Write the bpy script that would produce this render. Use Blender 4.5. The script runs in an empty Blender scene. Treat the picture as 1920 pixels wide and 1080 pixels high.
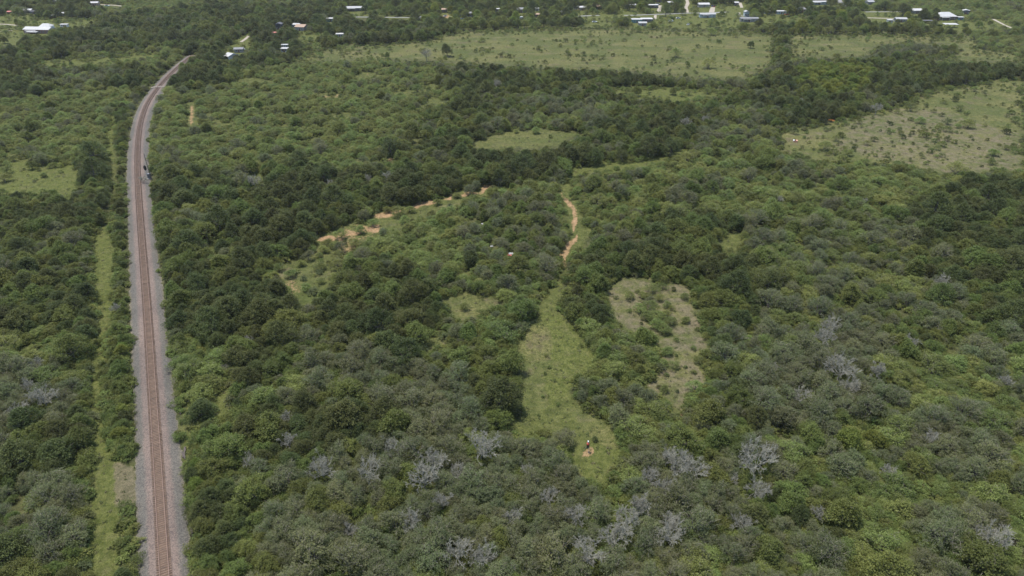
import bpy, math, random
import numpy as np
R = math.radians
rng = np.random.default_rng(7)
random.seed(7)
sc = bpy.context.scene
col = sc.collection

# ------------------------------------------------------------------ camera, sky, sun, exposure
CAM_H, PITCH, FPX = 108.0, R(30.5), 1280.0
cam_data = bpy.data.cameras.new('camera'); cam_data.lens = 24; cam_data.sensor_width = 36
cam_data.clip_start = 1; cam_data.clip_end = 20000
cam = bpy.data.objects.new('camera', cam_data); col.objects.link(cam)
cam.location = (0, 0, CAM_H); cam.rotation_euler = (math.pi/2 - PITCH, 0, 0)
sc.camera = cam
SUN_EL, SUN_AZ = R(75), R(-58)       # azimuth clockwise from +Y (view direction): up and to the left
w = bpy.data.worlds.new('World'); sc.world = w; w.use_nodes = True
nt = w.node_tree; nt.nodes.clear()
sky = nt.nodes.new('ShaderNodeTexSky'); sky.sky_type = 'NISHITA'; sky.sun_disc = False
sky.sun_elevation = SUN_EL; sky.sun_rotation = SUN_AZ; sky.air_density = 1.0; sky.dust_density = 1.2
bg = nt.nodes.new('ShaderNodeBackground'); bg.inputs['Strength'].default_value = 0.15
wo = nt.nodes.new('ShaderNodeOutputWorld')
nt.links.new(sky.outputs[0], bg.inputs[0]); nt.links.new(bg.outputs[0], wo.inputs[0])
sl = bpy.data.lights.new('sun', 'SUN'); sl.energy = 3.3; sl.angle = R(0.6); sl.color = (1, .965, .91)
sun = bpy.data.objects.new('sun', sl); col.objects.link(sun)
from mathutils import Vector, Matrix
sdir = Vector((math.sin(SUN_AZ)*math.cos(SUN_EL), math.cos(SUN_AZ)*math.cos(SUN_EL), math.sin(SUN_EL)))
sun.rotation_euler = (-sdir).to_track_quat('-Z', 'Y').to_euler(); sun.location = sdir*500
sc.view_settings.view_transform = 'Standard'; sc.view_settings.look = 'None'
sc.view_settings.gamma = 1; sc.view_settings.exposure = 0.65

CP, SP = math.cos(PITCH), math.sin(PITCH)
def proj(x, y, z=0.0):
    zc = y*CP - (z-CAM_H)*SP; yc = y*SP + (z-CAM_H)*CP
    return 960 + FPX*x/zc, 540 - FPX*yc/zc
def ground(px, py, z=0.0):
    a = (px-960)/FPX; b = (540-py)/FPX
    t = (CAM_H-z)/(SP - b*CP)
    return a*t, (CP + b*SP)*t

# ------------------------------------------------------------------ helpers
def tag(o, label=None, cat=None, group=None, kind=None):
    if label: o['label'] = label
    if cat: o['category'] = cat
    if group: o['group'] = group
    if kind: o['kind'] = kind
    return o
def empty(name, loc, rz=0.0):
    o = bpy.data.objects.new(name, None); col.objects.link(o); o.empty_display_size = .5
    o.location = loc; o.rotation_euler = (0, 0, rz); return o
def link(name, me, parent=None, m=None):
    o = bpy.data.objects.new(name, me); col.objects.link(o)
    if m is not None: me.materials.append(m)
    if parent is not None: o.parent = parent
    return o
class MB:
    """collects simple solids into one mesh"""
    def __init__(s): s.v = []; s.f = []
    def box(s, x0, x1, y0, y1, z0, z1, M=None):
        p = [(x0,y0,z0),(x1,y0,z0),(x1,y1,z0),(x0,y1,z0),(x0,y0,z1),(x1,y0,z1),(x1,y1,z1),(x0,y1,z1)]
        if M is not None: p = [tuple(M @ Vector(q)) for q in p]
        n = len(s.v); s.v += p
        s.f += [tuple(n+i for i in q) for q in ((0,3,2,1),(4,5,6,7),(0,1,5,4),(1,2,6,5),(2,3,7,6),(3,0,4,7))]
        return s
    def cyl(s, p0, p1, r0, r1, n=8):
        p0, p1 = Vector(p0), Vector(p1); d = (p1-p0).normalized()
        a = d.orthogonal().normalized(); b = d.cross(a); k = len(s.v)
        for p, r in ((p0, r0), (p1, r1)):
            for i in range(n):
                t = 2*math.pi*i/n; s.v.append(tuple(p + (a*math.cos(t)+b*math.sin(t))*r))
        s.f += [(k+i, k+(i+1)%n, k+n+(i+1)%n, k+n+i) for i in range(n)]
        s.f += [tuple(k+n-1-i for i in range(n)), tuple(k+n+i for i in range(n))]
        return s
    def poly(s, pts, faces):
        n = len(s.v); s.v += [tuple(p) for p in pts]; s.f += [tuple(n+i for i in q) for q in faces]; return s
    def build(s, name, m, parent=None):
        me = bpy.data.meshes.new(name); me.from_pydata(s.v, [], s.f); me.update()
        return link(name, me, parent, m)

# ------------------------------------------------------------------ materials
def new_mat(name):
    m = bpy.data.materials.new(name); m.use_nodes = True; t = m.node_tree
    b = t.nodes['Principled BSDF']; return m, t, b
def N(t, typ, **kw):
    n = t.nodes.new(typ)
    for k, v in kw.items(): setattr(n, k, v)
    return n
def mixc(t, fac, a, b, mode='MIX'):
    n = t.nodes.new('ShaderNodeMix'); n.data_type = 'RGBA'; n.blend_type = mode
    for sock, val in ((n.inputs[0], fac), (n.inputs[6], a), (n.inputs[7], b)):
        if isinstance(val, (int, float)): sock.default_value = val
        elif isinstance(val, tuple): sock.default_value = (*val, 1)[:4]
        else: t.links.new(val, sock)
    return n.outputs[2]
def mth(t, op, a, b=None, clamp=False):
    n = t.nodes.new('ShaderNodeMath'); n.operation = op; n.use_clamp = clamp
    for i, v in enumerate((a, b)):
        if v is None: continue
        if isinstance(v, (int, float)): n.inputs[i].default_value = v
        else: t.links.new(v, n.inputs[i])
    return n.outputs[0]
def noise(t, scale, detail=3, rough=.55, vec=None):
    n = t.nodes.new('ShaderNodeTexNoise'); n.inputs['Scale'].default_value = scale
    n.inputs['Detail'].default_value = detail; n.inputs['Roughness'].default_value = rough
    if vec is not None: t.links.new(vec, n.inputs['Vector'])
    return n.outputs['Fac']
def sstep(t, v, a, b):
    n = t.nodes.new('ShaderNodeMapRange'); n.interpolation_type = 'SMOOTHSTEP'
    t.links.new(v, n.inputs[0]); n.inputs[1].default_value = a; n.inputs[2].default_value = b
    return n.outputs[0]
def simple(name, c, rough=.7, metal=0, var=.18, scale=1.5):
    m, t, b = new_mat(name)
    tc = N(t, 'ShaderNodeTexCoord').outputs['Object']
    n = noise(t, scale, 4, .6, tc)
    lo = tuple(x*(1-var) for x in c); hi = tuple(min(1, x*(1+var)) for x in c)
    t.links.new(mixc(t, sstep(t, n, .3, .7), lo, hi), b.inputs['Base Color'])
    b.inputs['Roughness'].default_value = rough; b.inputs['Metallic'].default_value = metal
    return m
def leaf_mat(name, lo, hi, twig=None, spec=.22):
    """lo/hi: leaf colours mixed by the per-leaf attribute 'tone'"""
    m, t, b = new_mat(name)
    at = N(t, 'ShaderNodeAttribute', attribute_name='tone').outputs['Fac']
    oi = N(t, 'ShaderNodeObjectInfo').outputs['Random']
    c = mixc(t, at, lo, hi)
    hs = N(t, 'ShaderNodeHueSaturation')
    t.links.new(c, hs.inputs['Color'])
    t.links.new(mth(t, 'ADD', mth(t, 'MULTIPLY', oi, .45), .78), hs.inputs['Value'])
    r2 = mth(t, 'FRACT', mth(t, 'MULTIPLY', oi, 17.3))
    t.links.new(mth(t, 'ADD', mth(t, 'MULTIPLY', r2, .05), .475), hs.inputs['Hue'])
    t.links.new(hs.outputs[0], b.inputs['Base Color'])
    b.inputs['Roughness'].default_value = .55; b.inputs['Specular IOR Level'].default_value = spec
    tr = N(t, 'ShaderNodeBsdfTranslucent'); t.links.new(hs.outputs[0], tr.inputs[0])
    mx = N(t, 'ShaderNodeMixShader'); mx.inputs[0].default_value = .44
    t.links.new(b.outputs[0], mx.inputs[1]); t.links.new(tr.outputs[0], mx.inputs[2])
    t.links.new(mx.outputs[0], t.nodes['Material Output'].inputs[0])
    return m
LM = {
 'deep':  leaf_mat('leaves_deep_green', (.060,.074,.022), (.122,.143,.043)),
 'olive': leaf_mat('leaves_olive_green', (.098,.120,.028), (.182,.216,.056)),
 'grey':  leaf_mat('leaves_grey_green', (.108,.126,.050), (.186,.205,.088)),
 'light': leaf_mat('leaves_light_green', (.150,.182,.045), (.250,.288,.086)),
 'bright':leaf_mat('leaves_yellow_green', (.125,.160,.026), (.205,.240,.050)),
 'grass': leaf_mat('grass_blades', (.125,.150,.048), (.185,.205,.080)),
 'straw': leaf_mat('dry_weeds', (.18,.165,.09), (.26,.23,.14)),
}
bark = simple('bark_grey_brown', (.15,.13,.11), .9, scale=6)
deadwood = simple('weathered_grey_wood', (.28,.27,.215), .9, scale=5, var=.3)
twigm = simple('pale_twigs', (.25,.225,.165), .9, scale=5, var=.3)

def mesh_np(name, verts, quads, smooth=False):
    me = bpy.data.meshes.new(name); k = quads.shape[1]
    me.vertices.add(len(verts)); me.vertices.foreach_set('co', np.ascontiguousarray(verts, np.float32).ravel())
    me.loops.add(quads.size); me.loops.foreach_set('vertex_index', np.ascontiguousarray(quads, np.int32).ravel())
    me.polygons.add(len(quads)); me.polygons.foreach_set('loop_start', np.arange(0, quads.size, k, dtype=np.int32))
    if smooth: me.polygons.foreach_set('use_smooth', np.ones(len(quads), bool))
    me.update(); me.validate(); return me
# ------------------------------------------------------------------ plan of the place: outlines as seen, laid onto the ground
MW, MH = 960, 540
def in_poly(pts, X, Y):
    ins = np.zeros(X.shape, bool); n = len(pts)
    for i in range(n):
        x0, y0 = pts[i]; x1, y1 = pts[(i+1) % n]
        if y0 == y1: continue
        c = ((Y >= min(y0, y1)) & (Y < max(y0, y1)))
        xi = x0 + (Y-y0)*(x1-x0)/(y1-y0)
        ins ^= c & (X < xi)
    return ins
GX, GY = np.meshgrid((np.arange(MW)+.5)*2, (np.arange(MH)+.5)*2)
# outlines of growth are ragged: bend them a little, less so far away
_k = (GY+215)/900.0
GX = GX + _k*(5.5*np.sin(GX/(26*_k)+1.3*np.sin(GY/(17*_k)))+3*np.sin(GX/(9*_k)+GY/(7*_k)))
GY = GY + _k*(4.0*np.sin(GY/(22*_k)+1.7*np.sin(GX/(19*_k)))+2.2*np.sin(GX/(8*_k)-GY/(10*_k)))
def ribbon(pts, ws):
    """polygon along a line of points with widths in the same units"""
    L, Rr = [], []
    for i, (x, y) in enumerate(pts):
        a = pts[max(i-1, 0)]; b = pts[min(i+1, len(pts)-1)]
        dx, dy = b[0]-a[0], b[1]-a[1]; l = math.hypot(dx, dy) or 1
        wd = ws[i]/2 if isinstance(ws, (list, tuple)) else ws/2
        L.append((x-dy/l*wd, y+dx/l*wd)); Rr.append((x+dy/l*wd, y-dx/l*wd))
    return L + Rr[::-1]
CODES = ['thin','bare','mix','dark','mesq','grey','light','bright','row','field','open','town','lawn','scrub','edge']
C = {k: i for i, k in enumerate(CODES)}
zone = np.full((MH, MW), C['mix'], np.uint8)
def Z(code, pts): zone[in_poly(pts, GX, GY)] = C[code]
# ---- far woods and town
Z('dark', [(0,0),(1920,0),(1920,70),(1500,60),(860,55),(800,75),(640,85),(560,110),(430,130),(340,120),(300,140),(250,165),(0,190)])
Z('town', [(640,0),(1640,0),(1840,30),(1850,60),(1450,62),(1100,52),(860,55),(760,40),(640,30)])
Z('mesq', [(1500,0),(1920,0),(1920,60),(1860,55),(1760,25),(1640,12)])
Z('mesq', [(180,0),(640,0),(560,10),(400,8),(300,20),(200,30)])
Z('mesq', [(60,112),(150,95),(300,88),(350,95),(330,110),(290,130),(90,130)])
Z('lawn', [(90,112),(180,108),(290,96),(300,104),(240,112),(200,118),(100,126),(62,124)])
Z('lawn', [(0,28),(40,26),(100,36),(180,32),(190,42),(170,50),(110,50),(90,58),(40,66),(30,84),(0,86)])
Z('mix', [(110,135),(240,125),(250,150),(180,165),(110,160)])
# ---- left of the railway
Z('mesq', [(0,195),(40,180),(110,165),(170,162),(245,158),(252,172),(228,215),(215,260),(212,290),(150,300),(60,292),(0,284)])
Z('lawn', [(0,282),(50,292),(70,308),(140,300),(146,340),(136,362),(60,358),(0,362)])
Z('open', [(0,334),(60,330),(96,318),(140,306),(142,340),(134,364),(60,360),(0,364)])
Z('dark', [(0,366),(136,364),(146,300),(190,285),(222,300),(246,340),(248,420),(190,440),(188,560),(190,640),(172,700),(160,760),(165,870),(150,910),(60,900),(0,880)])
Z('light', [(0,620),(90,600),(190,640),(176,690),(150,700),(60,700),(0,690)])
Z('grey', [(0,690),(110,680),(150,740),(110,790),(0,780)])
Z('mix', [(0,905),(60,890),(150,905),(168,960),(160,1010),(60,1010),(0,980)])
Z('row', [(214,440),(246,440),(252,600),(252,700),(256,800),(258,872),(204,872),(196,790),(196,720),(190,690),(192,640),(206,600),(212,520)])
Z('row', [(212,948),(262,950),(268,1080),(210,1080)])
Z('row', [(222,200),(236,200),(242,330),(226,320),(218,260)])
# ---- mesquite flat right of the railway
Z('mesq', [(300,170),(330,150),(420,140),(560,110),(740,112),(840,140),(900,190),(880,230),(870,270),(730,300),(660,330),(520,312),(440,318),(284,300),(286,250)])
Z('dark', [(300,140),(345,120),(430,118),(440,138),(400,158),(330,170)])
Z('dark', [(820,135),(900,128),(1090,130),(1250,150),(1390,165),(1300,185),(1180,200),(1100,175),(980,170),(880,190),(840,170)])
Z('mix', [(880,180),(980,170),(1100,170),(1180,195),(1260,190),(1250,215),(1120,245),(960,235),(900,230)])
Z('dark', [(800,215),(860,185),(910,190),(925,230),(880,270),(850,300),(760,320),(700,300),(740,260)])
# ---- creek wood
Z('dark', [(280,322),(440,318),(560,300),(680,330),(760,300),(880,275),(1050,275),(1080,245),(1190,215),(1280,185),(1400,165),(1440,130),(1500,115),(1680,112),(1800,125),(1920,112),(1920,142),(1740,165),(1680,190),(1580,222),(1430,250),(1250,285),(1180,300),(1040,325),(900,345),(760,380),(660,400),(610,440),(560,480),(500,505),(300,480)])
Z('mix', [(1300,190),(1420,200),(1500,215),(1470,235),(1400,262),(1300,262)])
Z('light', [(1060,330),(1200,310),(1300,275),(1400,262),(1480,235),(1470,292),(1640,310),(1700,320),(1880,340),(1920,345),(1920,365),(1840,365),(1700,400),(1560,430),(1400,420),(1340,400),(1140,430),(1100,425),(1080,380)])
Z('bright', [(1490,135),(1560,118),(1630,125),(1650,150),(1590,178),(1540,172),(1500,160)])
Z('field', [(530,122),(580,98),(640,82),(800,74),(862,56),(1080,50),(1300,56),(1452,60),(1456,90),(1446,120),(1398,148),(1300,146),(1180,134),(1000,128),(900,120),(780,116),(700,112)])
Z('field', [(1482,62),(1640,62),(1830,66),(1880,90),(1920,100),(1920,118),(1820,118),(1700,108),(1640,104),(1560,112),(1486,108)])
Z('mix', [(1640,88),(1700,80),(1760,84),(1805,88),(1795,104),(1700,108),(1630,104)])
Z('mesq', [(1835,62),(1880,60),(1920,75),(1920,98),(1850,96),(1830,84)])
Z('dark', [(1450,60),(1480,60),(1482,110),(1450,150)])
Z('field', [(1462,240),(1560,228),(1680,198),(1760,163),(1920,142),(1920,318),(1820,322),(1780,330),(1680,308),(1560,302),(1474,290)])
Z('open', [(882,268),(930,248),(1000,240),(1098,246),(1040,276),(960,280),(890,280)])
Z('open', [(1400,160),(1410,165),(1330,168),(1250,160),(1140,162),(1150,170),(1260,176),(1370,172)])
Z('lawn', [(1140,165),(1220,162),(1350,168),(1340,182),(1270,190),(1180,180)])
# ---- grass below creek wood
Z('open', ribbon([(1052,340),(1080,322),(1130,312),(1190,308),(1240,296),(1290,278)], [12,14,16,14,12,8]))
# ---- centre
Z('light', [(560,480),(610,440),(700,430),(760,400),(860,370),(940,345),(1046,338),(1060,360),(1070,420),(1050,500),(1010,560),(960,560),(900,530),(780,545),(640,500),(600,520),(540,520)])
Z('mix', [(860,380),(1000,360),(1040,400),(1060,440),(1030,520),(960,540),(880,500)])
Z('mix', [(560,500),(640,480),(820,500),(980,560),(1000,590),(975,640),(980,780),(940,800),(820,780),(700,820),(560,840),(420,830),(340,700),(320,560),(420,520)])
Z('dark', [(300,440),(500,440),(540,480),(520,540),(560,600),(500,700),(420,720),(340,640),(316,560)])
Z('dark', [(590,500),(700,480),(820,520),(860,560),(820,600),(830,700),(720,660),(620,620),(580,560)])
Z('dark', [(840,600),(960,590),(990,640),(985,780),(920,790),(860,740),(840,680)])
Z('dark', [(340,760),(430,740),(600,760),(760,760),(800,800),(600,860),(440,860),(430,940),(360,940)])
Z('grey', [(560,680),(700,650),(860,700),(900,790),(780,790),(640,760)])
Z('grey', [(520,860),(760,800),(940,800),(1060,850),(1140,920),(1260,860),(1340,900),(1320,980),(1400,1080),(500,1080),(480,980)])
Z('row', [(350,860),(430,870),(500,980),(490,1080),(356,1080)])
Z('light', [(340,620),(420,640),(440,700),(370,760),(336,700)])
Z('dark', [(1085,460),(1150,430),(1250,400),(1350,400),(1440,450),(1440,560),(1400,640),(1330,620),(1300,530),(1160,512),(1140,560),(1150,610),(1090,600),(1052,575),(1060,500)])
Z('light', [(1095,600),(1160,610),(1245,640),(1250,690),(1220,720),(1140,730),(1080,700),(1120,690),(1112,650)])
Z('mix', [(1070,700),(1140,730),(1240,740),(1260,800),(1240,840),(1150,830),(1150,780),(1090,750),(1066,720)])
Z('dark', [(1330,640),(1440,620),(1500,640),(1400,740),(1420,820),(1380,860),(1290,860),(1240,850),(1270,780),(1310,740)])
Z('grey', [(1350,620),(1500,600),(1640,620),(1700,680),(1640,760),(1560,800),(1440,820),(1400,740)])
# ---- right
Z('mix', [(1340,400),(1560,430),(1700,430),(1700,520),(1560,600),(1440,600),(1440,450)])
Z('dark', [(1690,380),(1850,330),(1920,350),(1920,620),(1820,600),(1740,560),(1700,500),(1720,440)])
Z('mix', [(1640,600),(1740,570),(1920,620),(1920,690),(1740,660)])
Z('light', [(1640,680),(1760,650),(1920,690),(1920,1080),(1560,1080),(1540,960),(1440,900),(1500,820),(1640,760)])
Z('grey', [(1700,780),(1840,760),(1900,850),(1820,900),(1700,860)])
Z('grey', [(1700,960),(1840,930),(1880,1040),(1760,1080),(1700,1060)])
Z('mix', [(1400,880),(1540,880),(1600,960),(1560,1080),(1400,1080)])
Z('grey', [(1280,900),(1400,900),(1440,1080),(1240,1080)])
# ---- openings
Z('thin', [(500,490),(560,470),(600,440),(700,412),(800,374),(930,340),(942,356),(860,388),(770,420),(720,452),(660,470),(625,520),(600,575),(560,575),(520,530)])
STRIP = [(188,1090),(192,1000),(190,940),(186,880),(181,820),(181,740),(182,690),(192,640),(197,600),(198,520),(195,470),(191,436)]
Z('open', ribbon(STRIP, [56,58,56,48,38,30,24,20,28,36,34,26]))
Z('open', ribbon([(190,440),(204,400),(216,350),(216,305),(212,270),(208,240),(212,215)], [14,8,8,14,14,10,8]))
Z('open', [(204,868),(262,866),(268,958),(206,955)])
CLEAR = [(1048,345),(1056,395),(1066,440),(1050,500),(1030,540),(1000,592),(974,622),(968,700),(976,782),(938,802),(950,822),(1020,818),(1064,838),(1080,880),(1130,918),(1146,915),(1150,880),(1164,822),(1150,790),(1092,765),(1068,732),(1082,700),(1118,690),(1112,655),(1078,600),(1048,582),(1058,520),(1082,472),(1108,446),(1124,430),(1096,424),(1082,380),(1062,345)]
Z('open', CLEAR)
RC = [(1136,545),(1165,516),(1200,514),(1250,530),(1290,530),(1312,580),(1324,640),(1318,720),(1290,760),(1275,785),(1258,755),(1210,718),(1244,688),(1240,648),(1205,620),(1172,622),(1146,594)]
Z('open', RC)
Z('thin', [(1200,548),(1238,528),(1262,560),(1262,622),(1252,650),(1234,650),(1214,618),(1200,600)])
Z('open', [(822,560),(850,546),(920,550),(944,570),(900,596),(850,604)])
Z('open', [(792,632),(820,624),(838,640),(830,660),(800,662)])
Z('open', [(505,500),(535,488),(560,520),(590,540),(580,562),(545,550),(520,520)])
TRAIL = [(588,452),(636,434),(690,430),(720,404),(760,396),(800,384),(840,372),(880,362),(935,348)]
Z('open', ribbon(TRAIL, [16,24,24,28,18,15,11,12,9]))
Z('open', [(1340,452),(1380,430),(1400,450),(1380,480),(1350,476)])
Z('open', [(452,326),(480,318),(500,326),(496,336),(460,337)])
Z('open', [(350,196),(362,190),(368,215),(362,238),(352,236)])
for (x, y, a, b) in ((625,180,26,4),(760,172,22,5),(820,190,24,7),(690,140,30,5),(420,232,20,6),(560,238,16,4),(640,215,22,4),(735,297,14,5),(775,262,18,5),(470,150,40,5),(810,160,22,5),(420,760,16,40),(440,880,14,12),(400,455,14,10)):
    Z('open', [(x+a*math.cos(t), y+b*math.sin(t)) for t in np.linspace(0, 6.28, 14)])
Z('open', [(334,715),(352,760),(356,830),(345,880),(336,820)])

DIRT, DRY, LUSH, GREYS = [np.zeros((MH, MW), np.float32) for _ in range(4)]
def P(arr, pts, v=1.0): arr[in_poly(pts, GX, GY)] = v
def blur(a, k):
    for ax in (0, 1):
        s = np.zeros_like(a)
        for i in range(-k, k+1): s += np.roll(a, i, ax)
        a = s/(2*k+1)
    return a
for cname, arr, v in (('field', DRY, .75), ('lawn', LUSH, .8), ('town', LUSH, .5), ('mesq', LUSH, .35), ('light', DRY, .3), ('edge', DRY, .7), ('open', LUSH, .45), ('thin', DRY, .6), ('mesq', DIRT, .20), ('light', DIRT, .16), ('mesq', DRY, .35), ('thin', LUSH, .4), ('bare', LUSH, .3), ('light', LUSH, .35), ('mix', LUSH, .2)):
    arr[zone == C[cname]] = v
P(DRY, [(1462,240),(1560,228),(1680,198),(1760,163),(1920,142),(1920,318),(1780,330),(1640,308),(1474,290)], .85)
P(GREYS, [(1600,215),(1760,200),(1920,250),(1920,318),(1780,330),(1640,300),(1540,280),(1580,250)], .75)
P(GREYS, [(1480,258),(1560,232),(1700,200),(1690,212),(1600,236),(1540,262)], .7)
P(GREYS, RC, .78); P(DRY, RC, .8); P(LUSH, [(0,282),(50,292),(70,308),(140,300),(146,340),(136,366),(60,362),(0,366)], 1.0)
P(GREYS, [(206,872),(262,870),(268,955),(208,952)], 1.3)
P(DRY, [(882,268),(930,248),(1000,240),(1098,246),(1040,276),(960,280),(890,280)], .6)
P(DRY, [(980,600),(1030,600),(1036,690),(1010,790),(975,780),(970,700)], .85); P(DRY, [(1060,760),(1120,775),(1160,810),(1150,850),(1100,830)], .75); P(DRY, [(1050,520),(1090,470),(1110,440),(1060,480)], .5)
P(DRY, [(822,560),(850,546),(920,550),(944,570),(900,596),(850,604)], .9)
P(DRY, [(792,632),(820,624),(838,640),(830,660),(800,662)], .9)
P(DRY, [(505,500),(535,488),(560,520),(590,540),(580,562),(545,550),(520,520)], .8)
P(LUSH, ribbon(STRIP, 50), .85); P(DRY, ribbon(STRIP, 50), .35)
P(LUSH, [(1020,590),(1078,600),(1112,655),(1118,690),(1082,700),(1068,732),(1020,760),(1000,700)], .9)
P(LUSH, [(1060,840),(1150,820),(1150,915),(1120,915)], .9)
P(LUSH, ribbon([(1052,340),(1080,322),(1130,312),(1190,308),(1240,296),(1290,278)], 18), .9)
P(LUSH, [(280,300),(300,240),(330,170),(310,160),(270,230),(262,300)], .9)
P(LUSH, [(200,300),(230,230),(260,165),(230,160),(205,230)], .9)
P(LUSH, [(452,326),(480,318),(500,326),(496,336),(460,337)], 1.0)
PATHO = [(1050,352),(1058,372),(1074,396),(1080,420),(1076,444),(1066,462),(1060,482),(1056,500)]
P(DIRT, ribbon(PATHO, [7,8,10,11,8,12,17,16]), .78)
P(DIRT, ribbon(TRAIL, [10,20,20,24,15,12,9,10,8]), .34)
for q in ((612,450,18,6),(655,440,20,6),(692,430,24,7),(725,403,20,6),(738,399,10,4),(795,384,26,4),(842,371,12,3),(878,366,22,3),(915,353,18,3),(905,358,8,2),(640,447,10,4)): P(DIRT, [(q[0]+q[2]*math.cos(t), q[1]-q[2]*.18*math.cos(t)+q[3]*math.sin(t)) for t in np.linspace(0, 6.28, 14)], .85)
P(DIRT, [(520,520),(545,505),(575,540),(560,560),(535,555)], .42); P(DIRT, [(600,470),(640,450),(700,440),(690,462),(640,478)], .5)
P(DIRT, [(352,198),(362,192),(364,215),(360,236),(353,234)], .6)
for (x, y, a, b) in ((625,180,22,3),(735,297,12,4),(690,140,10,2),(440,255,10,3),(1103,847,12,9),(1262,198,4,9),(1485,252,5,2),(240,118,14,2),(20,45,50,2),(20,60,40,2),(835,32,14,5),(540,205,16,2),(590,300,10,3),(1560,470,6,4),(1280,770,8,7),(1520,815,8,4),(1190,300,24,2),(690,405,8,3),(604,456,12,4)):
    P(DIRT, [(x+a*math.cos(t), y+b*math.sin(t)) for t in np.linspace(0, 6.28, 14)], .58)
BLOCK = []   # (x, y, r): houses, poles and the like, kept free
# ------------------------------------------------------------------ town: houses, sheds, trailers, roads, cars
def paint(name, c, rough=.6, metal=0, var=.08): return simple(name, c, rough, metal, var, .8)
WM = dict(white=paint('white_siding', (.62,.62,.60)), brick=paint('brick_wall', (.22,.13,.10), .9), grey=paint('grey_siding', (.26,.25,.23)), dark=paint('dark_siding', (.07,.07,.075)),
          teal=paint('teal_siding', (.14,.26,.25)), blue=paint('pale_blue_siding', (.34,.40,.42)), tan=paint('tan_wall', (.36,.28,.20), .9), brown=paint('brown_wall', (.14,.10,.075), .9))
RM = dict(white=paint('white_metal_roof', (.42,.415,.40), .8), lgrey=paint('galvanised_roof', (.33,.33,.32), .6), grey=paint('grey_shingle_roof', (.20,.20,.20), .9), dark=paint('dark_shingle_roof', (.09,.09,.10), .9),
          tan=paint('tan_shingle_roof', (.34,.24,.17), .9), red=paint('red_metal_roof', (.42,.12,.09), .5))
glass = paint('window_glass', (.03,.035,.045), .15); doorm = paint('door_paint', (.16,.07,.05)); trim = paint('trim_white', (.66,.66,.64)); rubber = paint('tyre_rubber', (.03,.03,.03), .9)
def ell(px, py, a, b): return [(px+a*math.cos(t), py+b*math.sin(t)) for t in np.linspace(0, 6.28, 12)[:-1]]
def house(px, py, w_, d_, h_, roof, wc, rc, rot, label, cat='house', name='house', nwin=2, rise=None, porch=False, openf=False):
    x, y_ = ground(px, py); e = empty(name, (x, y_+d_/2, 0), R(rot)); tag(e, label, cat, 'houses and sheds at the far edge')
    hw, hd = w_/2, d_/2; rise = rise if rise is not None else (.18*d_ if roof != 'flat' else .12); o = .35
    if not openf: MB().box(-hw, hw, -hd, hd, 0, h_).build('wall', WM[wc], e)
    else:
        for sx in (-1, 1):
            for sy in (-1, 1): MB().box(sx*(hw-.15)-.08, sx*(hw-.15)+.08, sy*(hd-.15)-.08, sy*(hd-.15)+.08, 0, h_).build('post', WM['dark'], e)
    rb = MB(); X0, X1, Y0, Y1 = -hw-o, hw+o, -hd-o, hd+o; z0 = h_+.003
    if roof == 'flat': rb.poly([(X0,Y0,z0),(X1,Y0,z0),(X1,Y1,z0+rise),(X0,Y1,z0+rise),(X0,Y0,z0+.15),(X1,Y0,z0+.15),(X1,Y1,z0+.15+rise),(X0,Y1,z0+.15+rise)], [(0,3,2,1),(4,5,6,7),(0,1,5,4),(1,2,6,5),(2,3,7,6),(3,0,4,7)])
    elif roof == 'gable': rb.poly([(X0,Y0,z0),(X1,Y0,z0),(X1,Y1,z0),(X0,Y1,z0),(X0,0,z0+rise),(X1,0,z0+rise)], [(0,1,5,4),(2,3,4,5),(0,4,3),(1,2,5),(0,3,2,1)])
    elif roof == 'end': rb.poly([(X0,Y0,z0),(X1,Y0,z0),(X1,Y1,z0),(X0,Y1,z0),(0,Y0,z0+rise),(0,Y1,z0+rise)], [(0,4,5,3),(1,2,5,4),(0,1,4),(2,3,5),(0,3,2,1)])
    else:
        k = min(hd, hw*.6); rb.poly([(X0,Y0,z0),(X1,Y0,z0),(X1,Y1,z0),(X0,Y1,z0),(X0+k,0,z0+rise*1.5),(X1-k,0,z0+rise*1.5)], [(0,1,5,4),(2,3,4,5),(0,4,3),(1,2,5),(0,3,2,1)])
    rb.build('roof', RM[rc], e)
    if not openf:
        MB().box(-.5, .5, -hd-.05, -hd+.02, 0, 2.05).build('door', doorm, e)
        for i in range(nwin):
            u = -hw+w_*(i+.5)/nwin
            if abs(u) < 1.2: u = 1.3 if i % 2 else -1.3
            if abs(u)+.6 > hw: continue
            f_ = MB().box(u-.62, u+.62, -hd-.04, -hd+.02, 1.0, 2.15).build('window', trim, e)
            MB().box(u-.5, u+.5, -hd-.06, -hd, 1.1, 2.05).build('pane', glass, f_)
    if porch:
        MB().box(-hw*.75, hw*.1, -hd-2.4, -hd-.06, h_-.45, h_-.32).build('porch_roof', RM[rc], e)
        for u in (-hw*.72, hw*.06): MB().box(u-.06, u+.06, -hd-2.3, -hd-2.18, 0, h_-.453).build('post', trim, e)
    rr = max(w_, d_)/2
    BLOCK.append((x, y_+d_/2, rr*.9)); mpp = 125.3/(py+215)
    Z('open', ell(px, py-1.5, w_/2/mpp*.85, 1.6+h_/mpp*.35)); P(LUSH, ell(px, py, w_/2/mpp+6, 5), .8)
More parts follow.
